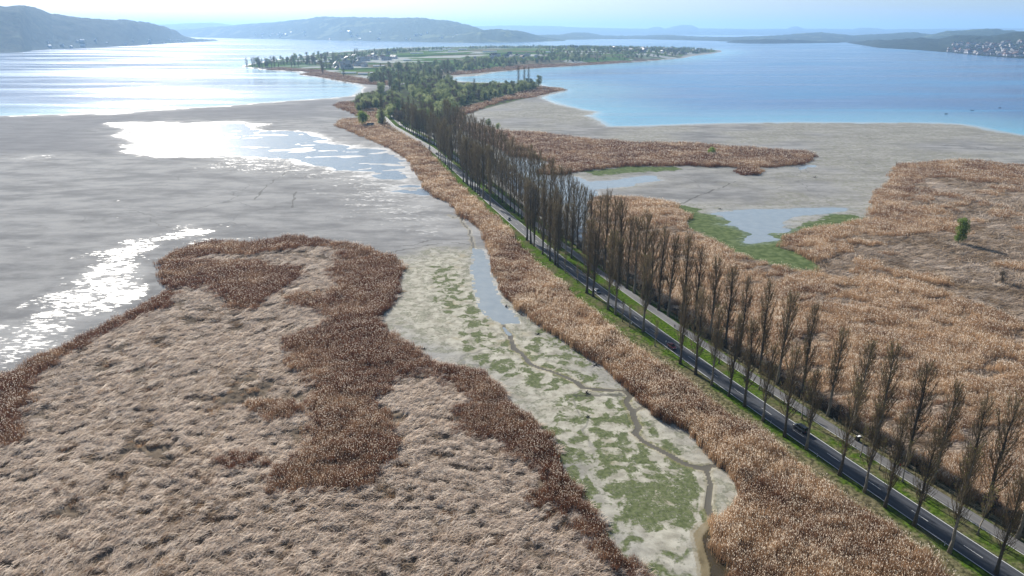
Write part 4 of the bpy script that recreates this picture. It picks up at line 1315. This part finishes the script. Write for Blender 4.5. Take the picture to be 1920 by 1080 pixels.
for a0, a1, b, d, l in gh: greenhouse(a0, a1, b, d, l)

# the towns on the far shores, on the slopes themselves
def town(V, x0, x1, t0, t1, n, lb, grp, seed, s=(1.1, 1.6)):
    rg = random.Random(seed)
    ny, nx = V.shape[0] - 6, V.shape[1]
    for i in range(n):
        c = rg.uniform(x0, x1) * (nx - 1); r = rg.uniform(t0, t1) * (ny - 1)
        p = V[int(r), int(c)]
        q = V[min(int(r) + 1, ny - 1), int(c)]
        u = r - int(r)
        p = p * (1 - u) + q * u
        put_house(p[0] + rg.uniform(-8, 8), p[1], p[2] + 1.5, lb, grp, rg.uniform(*s))
def xf(V_x0, V_x1, a): return (a - V_x0) / (V_x1 - V_x0)
HOUSES_ALL = HOUSES
HOUSES = HOUSES[:3]
for (a, b, n) in ((1778, 1830, 40), (1830, 1925, 150)):
    town(HR, xf(1585, 2400, a), xf(1585, 2400, b), .04, .18, n // 2, 'white house by the water in the right shore town', 'houses of the right shore town', a, (.9, 1.35))
    town(HR, xf(1585, 2400, a), xf(1585, 2400, b), .19, .42, n // 2, 'white house up the slope in the right shore town', 'houses of the right shore town', a + 1, (.9, 1.35))
HOUSES = [house_mesh(14, 10, 5.6, 9.0, M['foil']), house_mesh(22, 12, 6, 9.5, M['foil'])]  # foil-white roofs put the sun glints of the far houses into colour
town(HL, xf(-700, 414, 90), xf(-700, 414, 400), .03, .2, 22, 'pale house at the foot of the left wooded hill', 'houses under the left hill', 5, (.8, 1.3))
town(HS, xf(330, 1030, 480), xf(330, 1030, 960), .04, .3, 46, 'tiny white house of the villages on the far blue shore', 'houses on the far shore', 6, (1.1, 1.9))

# hut beside the bright tree
x, y = W(695, 238, .5)
t = empty('wooden_hut', (x, y, .4), .3)
mb = MB(); mb.add([(-4, -3, 0), (4, -3, 0), (4, 3, 0), (-4, 3, 0), (-4, -3, 3), (4, -3, 3), (4, 3, 3), (-4, 3, 3), (-4, 0, 4.8), (4, 0, 4.8)],
                  [(0, 1, 5, 4), (2, 3, 7, 6), (1, 2, 6, 9, 5), (3, 0, 4, 8, 7)]); mb.obj('wall', [M['darkwood']], t)
mb = MB(); mb.add([(-4.4, -3.5, 2.9), (4.4, -3.5, 2.9), (4.4, 0, 5.0), (-4.4, 0, 5.0), (4.4, 3.5, 2.9), (-4.4, 3.5, 2.9)], [(0, 1, 2, 3), (3, 2, 4, 5)]); mb.obj('roof', [M['roof_grey']], t)
mb = MB(); mb.box((0, -3.05, 1.05), (1.1, .1, 2.1)); mb.obj('door', [M['wood']], t)
tag(t, 'dark wooden hut between the bright green tree and the grove', 'hut')

# ------------------------------------------------------------------ fences, posts, signs
def fence(Y0, Y1, off, lab, grp, hgt=1.1):
    x, y, z = cw(Y0, off)
    r = empty('wooden_fence', (x, y, z - .1))
    n = int((Y1 - Y0) / 2.6)
    prev = None
    for i in range(n + 1):
        Yc = Y0 + (Y1 - Y0) * i / n
        px_, py_, pz_ = cw(Yc, off)
        b = MB(); b.box((px_ - x, py_ - y, hgt / 2), (.12, .12, hgt), rz=heading(Yc)); b.obj('post', [M['wood']], r)
        if prev:
            for zz in (hgt * .55, hgt * .93):
                b = MB(); b.tube([(prev[0] - x, prev[1] - y, zz), (px_ - x, py_ - y, zz)], .06, 4); b.obj('rail', [M['wood']], r)
        prev = (px_, py_)
    tag(r, lab, 'fence', grp)
for i, (a, b) in enumerate(((122, 140), (146, 166), (203, 224), (246, 268), (272, 290), (300, 325))):
    fence(a, b, PATH_O + 3.6, '%s stretch of wooden rail fence from the bottom along the cycle path' % nth(i), 'rail fences beside the path')
for i, (a, b) in enumerate(((248, 262), (300, 330), (345, 385))):
    fence(a, b, -h - 1.1, '%s stretch of low wooden rail from the bottom along the left road verge' % nth(i), 'rail fences on the left verge', .9)
def delineator(a, b, lab):
    x, y = W(a, b, LAND_Z)
    r = empty('delineator_post', (x, y, LAND_Z - .1), .4)
    m1 = MB(); m1.add([(-.07, -.07, 0), (.07, -.07, 0), (0, .08, 0), (-.06, -.06, 1.05), (.06, -.06, .98), (0, .07, 1.05)],
                      [(0, 1, 4, 3), (1, 2, 5, 4), (2, 0, 3, 5), (3, 4, 5), (2, 1, 0)]); m1.obj('post', [M['white']], r)
    m2 = MB(); m2.box((0, -.005, .82), (.165, .17, .2)); m2.obj('band', [M['black']], r)
    tag(r, lab, 'roadside post', 'white posts along the left road edge')
for a, b, l in ((1771, 1022, 'white roadside post nearest the bottom edge, by the left road edge'), (1445, 793, 'white roadside post across the road from the dark van'),
                (1247, 655, 'white roadside post beside the red car'), (1113, 545, 'white roadside post beside the dark car with pale roof'),
                (1532, 856, 'white roadside post just below the dark van')):
    delineator(a, b, l)
def sign(a, b, lab, hgt=2.4):
    x, y = W(a, b, LAND_Z)
    r = empty('road_sign', (x, y, LAND_Z - .1), .5)
    m1 = MB(); m1.tube([(0, 0, 0), (0, 0, hgt)], .04, 6); m1.obj('post', [M['rim']], r)
    m2 = MB(); m2.tube([(0, -.05, hgt - .35), (0, -.08, hgt - .35)], .32, 14); m2.obj('panel', [M['white']], r)
    tag(r, lab, 'sign')
sign(1183, 614, 'pale round road sign on the left verge before the red car')
sign(1248, 641 + 6, 'thin road sign at the left edge line beside the red car', 2.0)
# panel beside the path and bicycle on the verge
x, y, z = cw(147, PATH_O + 3.4)
x, y = W(1608, 826, LAND_Z)
t = empty('info_stand', (x, y, LAND_Z - .1), heading(y) + 1.57)
b = MB(); b.box((0, 0, .75), (1.1, .7, 1.5)); b.obj('cabinet', [M['black']], t)
b = MB(); b.add([(-.6, -.42, 1.5), (.6, -.42, 1.5), (.6, .42, 1.6), (-.6, .42, 1.6), (-.6, -.42, 1.58), (.6, -.42, 1.58), (.6, .42, 1.68), (-.6, .42, 1.68)],
                [(3, 2, 1, 0), (4, 5, 6, 7), (0, 1, 5, 4), (1, 2, 6, 5), (2, 3, 7, 6), (3, 0, 4, 7)]); b.obj('lid', [M['white']], t)
tag(t, 'dark cabinet with white lid in the shrubs beside the cycle path', 'cabinet')

# ------------------------------------------------------------------ vehicles
def make_car(paint_m, L=4.4, Wd=1.8, Hh=1.48, van=False, roof_m=None):
    r = empty('car')
    w = Wd / 2
    hb = .92 if not van else 1.1
    # body: cross-sections along the length (x forward), each a rounded ring
    if van: prof = [(-L/2, .45, hb), (-L/2 + .1, .32, hb + .06), (-L*.3, .28, hb + .05), (0, .26, hb + .03), (L*.3, .27, hb - .02), (L/2 - .25, .30, hb - .12), (L/2, .42, hb - .35)]
    else: prof = [(-L/2, .45, hb - .12), (-L/2 + .15, .30, hb - .02), (-L*.3, .26, hb), (0, .25, hb - .02), (L*.22, .26, hb - .05), (L/2 - .3, .28, hb - .2), (L/2, .4, hb - .36)]
    mb = MB()
    V, nsec = [], 10
    for i, (x, z0, z1) in enumerate(prof):
        tw = w * (.86 if i in (0, len(prof) - 1) else 1.0)
        V += [(x, -tw * .9, z0), (x, -tw, z0 + .14), (x, -tw, (z0 + z1) / 2 + .05), (x, -tw * .96, z1 - .08), (x, -tw * .82, z1),
              (x, tw * .82, z1), (x, tw * .96, z1 - .08), (x, tw, (z0 + z1) / 2 + .05), (x, tw, z0 + .14), (x, tw * .9, z0)]
    Fc = []
    for i in range(len(prof) - 1):
        for k in range(nsec):
            k2 = (k + 1) % nsec
            Fc.append((i * nsec + k, (i + 1) * nsec + k, (i + 1) * nsec + k2, i * nsec + k2))
    Fc.append(tuple(range(nsec))); Fc.append(tuple((len(prof) - 1) * nsec + k for k in range(nsec))[::-1])
    mb.add(V, Fc)
    mb.obj('body', [paint_m], r, smooth=True)
    xb, xr0, xr1, xf_ = (-L/2 + .08, -L/2 + .3, L*.14, L*.30) if van else (-L/2 + .35, -L/2 + .95, L*.06, L*.26)
    zt = Hh
    g = MB()
    lo, hi = w * .86, w * .70
    g.add([(xb, -lo, hb - .05), (xf_, -lo, hb - .08), (xf_, lo, hb - .08), (xb, lo, hb - .05), (xr0, -hi, zt - .04), (xr1, -hi, zt - .04), (xr1, hi, zt - .04), (xr0, hi, zt - .04)],
          [(0, 1, 5, 4), (1, 2, 6, 5), (2, 3, 7, 6), (3, 0, 4, 7)])
    g.obj('window', [M['glass']], r)
    t = MB()
    t.add([(xr0 - .05, -hi - .02, zt - .06), (xr1 + .05, -hi - .02, zt - .06), (xr1 + .05, hi + .02, zt - .06), (xr0 - .05, hi + .02, zt - .06),
           (xr0 + .12, -hi * .8, zt), (xr1 - .15, -hi * .8, zt), (xr1 - .15, hi * .8, zt), (xr0 + .12, hi * .8, zt)],
          [(0, 1, 5, 4), (1, 2, 6, 5), (2, 3, 7, 6), (3, 0, 4, 7), (4, 5, 6, 7)])
    for sx in (-1, 1):          # pillars
        for (xa, za, xc, zc) in ((xb, hb - .05, xr0, zt - .05), (xf_, hb - .08, xr1, zt - .05), ((xb + xf_) / 2 - .1, hb - .06, (xr0 + xr1) / 2, zt - .05)):
            t.tube([(xa, sx * (lo + .012), za), (xc, sx * (hi + .012), zc)], .035, 4)
    t.obj('roof', [roof_m or paint_m], r)
    for sx in (-1, 1):
        for xx in (-L * .30, L * .31):
            wl = empty('wheel', (xx, sx * (w - .1), .32)); wl.parent = r
            a = MB(); a.tube([(0, -.11, 0), (0, .11, 0)], .33, 14); a.obj('tyre', [M['tyre']], wl)
            a = MB(); a.tube([(0, -.125, 0), (0, .125, 0)], .2, 10); a.obj('rim', [M['rim']], wl)
        a = MB(); a.box((L/2 - .10, sx * w * .68, hb - .34), (.16, .34, .15)); a.obj('headlight', [M['chrome']], r)
        a = MB(); a.box((-L/2 + .03, sx * w * .70, hb - .18), (.12, .26, .18)); a.obj('taillight', [M['redlens']], r)
        a = MB(); a.box((xf_ - .15, sx * (w + .08), hb + .02), (.12, .2, .13)); a.obj('mirror', [paint_m], r)
    a = MB(); a.box((L/2 - .01, 0, .5), (.04, .48, .11)); a.obj('number_plate', [M['white']], r)
    return r
def place_on_road(o, a, b, lane, away, label, cat='car', grp='cars on the causeway road'):
    x, y = W(a, b, LAND_Z + .5)
    Yc = y
    X_, Y_, _ = cw(Yc, lane)
    o.location = (X_, Y_, LAND_Z + .005)
    o.rotation_euler = (0, 0, heading(Yc) + (0 if away else math.pi))
    tag(o, label, cat, grp)
p_red, p_dark, p_white, p_blue, p_silver = (paint(c, n) for c, n in (((.30, .015, .02), 'red_paint'), ((.012, .014, .02), 'black_paint'), ((.75, .75, .74), 'white_paint'), ((.03, .05, .10), 'dark_blue_paint'), ((.42, .43, .45), 'silver_paint')))
place_on_road(make_car(p_dark, 4.9, 1.9, 1.95, True), 1516, 806, 1.7, True, 'dark van driving away on the right lane near the cabinet', 'van', 'vehicles on the causeway road')
place_on_road(make_car(p_red, 4.3, 1.78, 1.5), 1256, 648, -1.5, False, 'dark red car coming towards the camera on the near road')
place_on_road(make_car(p_blue, 4.4, 1.8, 1.5, roof_m=p_silver), 1113, 545, -1.7, False, 'dark blue car with pale roof behind the big left verge poplars')
place_on_road(make_car(p_dark, 4.4, 1.8, 1.5, roof_m=p_silver), 955, 410, -1.6, False, 'black car with pale roof in the sunlit stretch of road midway')
place_on_road(make_car(p_white, 4.4, 1.8, 1.5), 792, 266, -1.6, False, 'white car farthest of the three cars in a line')
place_on_road(make_car(p_silver, 4.4, 1.8, 1.5), 803, 277, -1.6, False, 'silver car in the middle of the three cars in a line')
place_on_road(make_car(p_dark, 4.3, 1.8, 1.45), 817, 288, -1.5, False, 'small black car nearest of the three cars in a line')
place_on_road(make_car(p_dark, 4.3, 1.8, 1.45), 745, 206, -1.6, False, 'tiny black car where the road vanishes into the wood')

# ------------------------------------------------------------------ people and bicycles
def person(pts, edges, rads, mats, bands, label, loc, rz, head):
    """one continuous skinned body; bands assign clothing materials by height"""
    me = bpy.data.meshes.new('person')
    me.from_pydata(pts, edges, [])
    o = bpy.data.objects.new('person', me)
    COL.objects.link(o)
    md = o.modifiers.new('skin', 'SKIN')
    for i, r_ in enumerate(rads):
        me.skin_vertices[0].data[i].radius = (r_, r_)
    me.skin_vertices[0].data[0].use_root = True
    sb = o.modifiers.new('sub', 'SUBSURF'); sb.levels = 1; sb.render_levels = 1
    dg = bpy.context.evaluated_depsgraph_get()
    ev = o.evaluated_get(dg)
    m2 = bpy.data.meshes.new_from_object(ev)
    o.modifiers.clear()
    o.data = m2
    m2.materials.clear()
    for m in mats: m2.materials.append(m)
    for p in m2.polygons:
        p.use_smooth = True
        p.material_index = bands(p.center)
    o.location = loc; o.rotation_euler = (0, 0, rz)
    # hair as a cap over the skull
    hb_ = MB()
    c = Vector(head)
    ring = []
    for i in range(5):
        ph = i / 4 * math.pi * .55
        for k in range(10):
            t = 2 * math.pi * k / 10
            ring.append((c.x - .015 + .112 * math.sin(ph) * math.cos(t), c.y + .10 * math.sin(ph) * math.sin(t), c.z + .02 + .13 * math.cos(ph)))
    fs = [(i * 10 + k, (i + 1) * 10 + k, (i + 1) * 10 + (k + 1) % 10, i * 10 + (k + 1) % 10) for i in range(4) for k in range(10)]
    hb_.add(ring, fs)
    hb_.obj('hair', [M['hair']], o, smooth=True)
    tag(o, label, 'person')
    return o
def walker(top, legs, label, loc, rz):
    pts = [(0, 0, .95), (0, 0, 1.2), (.01, 0, 1.42), (.02, 0, 1.52), (.03, 0, 1.66),
           (.02, .1, .88), (.18, .1, .48), (.10, .1, .07), (.24, .1, .04), (-.02, -.1, .88), (-.08, -.1, .48), (-.28, -.1, .10), (-.16, -.1, .04),
           (.0, .19, 1.40), (-.08, .24, 1.12), (.06, .25, .90), (.0, -.19, 1.40), (.08, -.24, 1.12), (.22, -.24, .94),
           (.10, .25, .82), (.26, -.24, .86)]
    ed = [(0, 1), (1, 2), (2, 3), (3, 4), (0, 5), (5, 6), (6, 7), (7, 8), (0, 9), (9, 10), (10, 11), (11, 12), (2, 13), (13, 14), (14, 15), (2, 16), (16, 17), (17, 18), (15, 19), (18, 20)]
    rd = [.15, .14, .15, .06, .105, .09, .065, .045, .04, .09, .065, .045, .04, .06, .045, .035, .06, .045, .035, .03, .03]
    def bands(c):
        if c.z > 1.50: return 2
        if c.z < .1: return 3
        if c.z < .93 and abs(c.y) > .2: return 2
        return 1 if c.z < .95 else 0
    return person(pts, ed, rd, [top, legs, M['skin'], M['black']], bands, label, loc, rz, (.03, 0, 1.67))
def rider(top, legs, label, loc, rz):
    pts = [(-.22, 0, 1.0), (-.08, 0, 1.22), (.12, 0, 1.42), (.18, 0, 1.50), (.24, 0, 1.62),
           (-.20, .09, .96), (.16, .10, .80), (.04, .11, .40), (.16, .11, .34), (-.20, -.09, .96), (.20, -.10, .98), (.14, -.11, .58), (.27, -.11, .54),
           (.12, .18, 1.38), (.30, .22, 1.18), (.52, .22, 1.05), (.12, -.18, 1.38), (.30, -.22, 1.18), (.52, -.22, 1.05)]
    ed = [(0, 1), (1, 2), (2, 3), (3, 4), (0, 5), (5, 6), (6, 7), (7, 8), (0, 9), (9, 10), (10, 11), (11, 12), (2, 13), (13, 14), (14, 15), (2, 16), (16, 17), (17, 18)]
    rd = [.15, .14, .15, .06, .105, .09, .065, .045, .04, .09, .065, .045, .04, .06, .045, .035, .06, .045, .035]
    def bands(c):
        if c.z > 1.50 or c.x > .44: return 2
        if c.z < .37: return 3
        return 1 if (c.z < .98) else 0
    return person(pts, ed, rd, [top, legs, M['skin'], M['black']], bands, label, loc, rz, (.24, 0, 1.63))
def bicycle(loc, rz, frame_m, label, grp=None, fallen=False):
    r = empty('bicycle', loc, rz)
    for xx in (-.52, .52):
        wl = empty('wheel', (xx, 0, .34)); wl.parent = r
        a = MB(); n = 20
        ring = [(.33 * math.cos(2 * math.pi * k / n), 0, .33 * math.sin(2 * math.pi * k / n)) for k in range(n + 1)]
        a.tube(ring, .022, 5, cap=False); a.obj('tyre', [M['tyre']], wl)
        s = MB()
        for k in range(8):
            t = math.pi * k / 4
            s.tube([(0, 0, 0), (.32 * math.cos(t), 0, .32 * math.sin(t))], .004, 3, cap=False)
        s.obj('spokes', [M['rim']], wl)
    f_ = MB()
    for p, q in (((-.52, 0, .34), (-.08, 0, .30)), ((-.52, 0, .34), (-.2, 0, .82)), ((-.08, 0, .30), (-.22, 0, .92)), ((-.08, 0, .30), (.38, 0, .82)), ((-.2, 0, .80), (.36, 0, .90)), ((.36, 0, .98), (.52, 0, .34))):
        f_.tube([p, q], .02, 5)
    f_.obj('frame', [frame_m], r)
    s = MB(); s.box((-.24, 0, .95), (.26, .14, .06)); s.obj('saddle', [M['black']], r)
    s = MB(); s.tube([(.48, -.28, 1.0), (.38, -.1, 1.02), (.38, .1, 1.02), (.48, .28, 1.0)], .016, 5); s.obj('handlebar', [M['black']], r)
    if fallen: r.rotation_euler = (1.2, 0, rz)
    tag(r, label, 'bicycle', grp)
    return r
c_black, c_white, c_red, c_blue = plain('black_cloth', (.02, .02, .022), .9), plain('white_cloth', (.7, .7, .68), .9), plain('red_cloth', (.45, .04, .02), .9), plain('blue_cloth', (.03, .05, .10), .9)
c_tan = plain('tan_cloth', (.45, .30, .16), .9)
ZP = LAND_Z - .03
for a, b, top, legs, who, away in ((1265, 616, c_black, c_black, 'in black riding up the cycle path, leftmost', True), (1288, 630, c_blue, c_black, 'in dark clothes riding down the cycle path in the middle', False),
                            (1357, 674, c_white, c_black, 'in a white top riding on the cycle path', False)):
    x, y = W(a, b, ZP)
    rz = heading(y) + (0 if away else math.pi)
    bicycle((x, y, ZP), rz, c_black if top is not c_black else p_silver, 'bicycle under the cyclist ' + who)
    rider(top, legs, 'cyclist ' + who, (x, y, ZP), rz)
x, y = W(1687, 878, ZP)
walker(c_red, c_black, 'person in a red jacket walking on the cycle path', (x, y, ZP), heading(y))
x, y = W(1693, 877, ZP)
walker(c_tan, c_black, 'person in a tan jacket beside the one in red', (x, y, ZP), heading(y))
x, y = W(1564, 789, LAND_Z)
bicycle((x, y, LAND_Z - .08), heading(y), c_white, 'bicycle leaning at the verge beside the cycle path')

# ------------------------------------------------------------------ small things on the mud and water
def stump(a, b, hpx, lab, seed):
    rg = random.Random(seed)
    x, y = W(a, b, .1)
    z = float(ground_z([(x, y)])[0])
    mpp = CAM_H / (F * SP + (b - 540) * CP)
    L = hpx * mpp
    r = empty('driftwood', (x, y, z - .05))
    m_ = MB(); m_.tube([(0, 0, -.1), (.1, 0, L * .25), (.25 * L, .1, L * .5)], [.28, .22, .1], 6); m_.obj('stub', [M['darkwood']], r)
    for k in range(7):
        t = rg.uniform(0, 6.28)
        m_ = MB()
        m_.tube([(0, 0, .05), (math.cos(t) * L * .5, math.sin(t) * L * .5, rg.uniform(.1, .5)), (math.cos(t + .3) * L, math.sin(t + .3) * L, rg.uniform(0, .6))], [.12, .07, .02], 4)
        m_.obj('root', [M['darkwood']], r)
    tag(r, lab, 'driftwood', 'driftwood on the near mudflat')
stump(1099, 737, 11, 'dark root stump at the bend of the mud stream', 1)
stump(1008, 627, 7, 'small forked branch standing in the mud below the pool', 2)
stump(1117, 685, 13, 'dark branch pile at the reed edge right of the stream', 3)
stump(948, 575, 10, 'dark clump of roots on the right rim of the long pool', 4)
stump(1102, 782, 6, 'short dark stick below the root stump', 5)
stump(978, 590, 10, 'dark twig heap under the reeds beside the pool foot', 6)
stump(795, 655, 8, 'dark stump at the tip of the marsh island reeds', 7)
stump(1528, 333, 7, 'small dark log on the right mudflat', 8)
stump(1350, 392, 5, 'dark lump on the mud above the green flat', 9)
def boat(a, b, lab):
    x, y = W(a, b)
    r = empty('rowing_boat', (x, y, -.05), random.uniform(-.4, .4))
    m_ = MB()
    secs = [(-2.2, .5, .63), (-1, .8, .5), (.6, .75, .5), (2.3, .08, .7)]
    V = []
    for xx, ww, zz in secs: V += [(xx, -ww, zz), (xx, -ww * .5, 0), (xx, ww * .5, 0), (xx, ww, zz)]
    Fc = [(i * 4 + k, (i + 1) * 4 + k, (i + 1) * 4 + k + 1, i * 4 + k + 1) for i in range(3) for k in range(3)] + [(0, 1, 2, 3)]
    m_.add(V, Fc); m_.obj('hull', [M['darkwood']], r)
    for xx in (-1.0, .5):
        s = MB(); s.box((xx, 0, .4), (.25, 1.4, .05)); s.obj('bench', [M['wood']], r)
    tag(r, lab, 'boat', 'boats on the right lake')
for a, b, l in ((1823, 207, 'middle one of the three small dark boats on the right lake'), (1875, 202, 'rightmost of the three small dark boats on the right lake'), (1774, 213.5, 'leftmost of the three small dark boats on the right lake')): boat(a, b, l)

# ------------------------------------------------------------------ haze
hz, nt, out = new_mat('haze_air')
pv = nt.nodes.new('ShaderNodeVolumePrincipled')
pv.inputs['Color'].default_value = (.40, .66, 1.0, 1)
pv.inputs['Density'].default_value = 6.6e-5
pv.inputs['Anisotropy'].default_value = .28
nt.links.new(pv.outputs[0], out.inputs['Volume'])
mb = MB()
x0, x1, y0, y1, z0, z1 = -48000, 48000, -200, 62000, -6, 620
mb.box(((x0 + x1) / 2, (y0 + y1) / 2, (z0 + z1) / 2), (x1 - x0, y1 - y0, z1 - z0))
o = mb.obj('haze', [hz])
tag(o, kind='stuff')

# ------------------------------------------------------------------ labels: number look-alikes by their place from the left
from collections import defaultdict
byl = defaultdict(list)
for o in COL.objects:
    if o.get('category') and o.get('label'): byl[o['label']].append(o)
for lb, os_ in byl.items():
    if 1 < len(os_) <= 98 and len(lb.split()) <= 12:
        os_.sort(key=lambda o: o.location.x / max(1.0, o.location.y))
        for i, o in enumerate(os_): o['label'] = lb + ', ' + nth(i) + ' from the left'
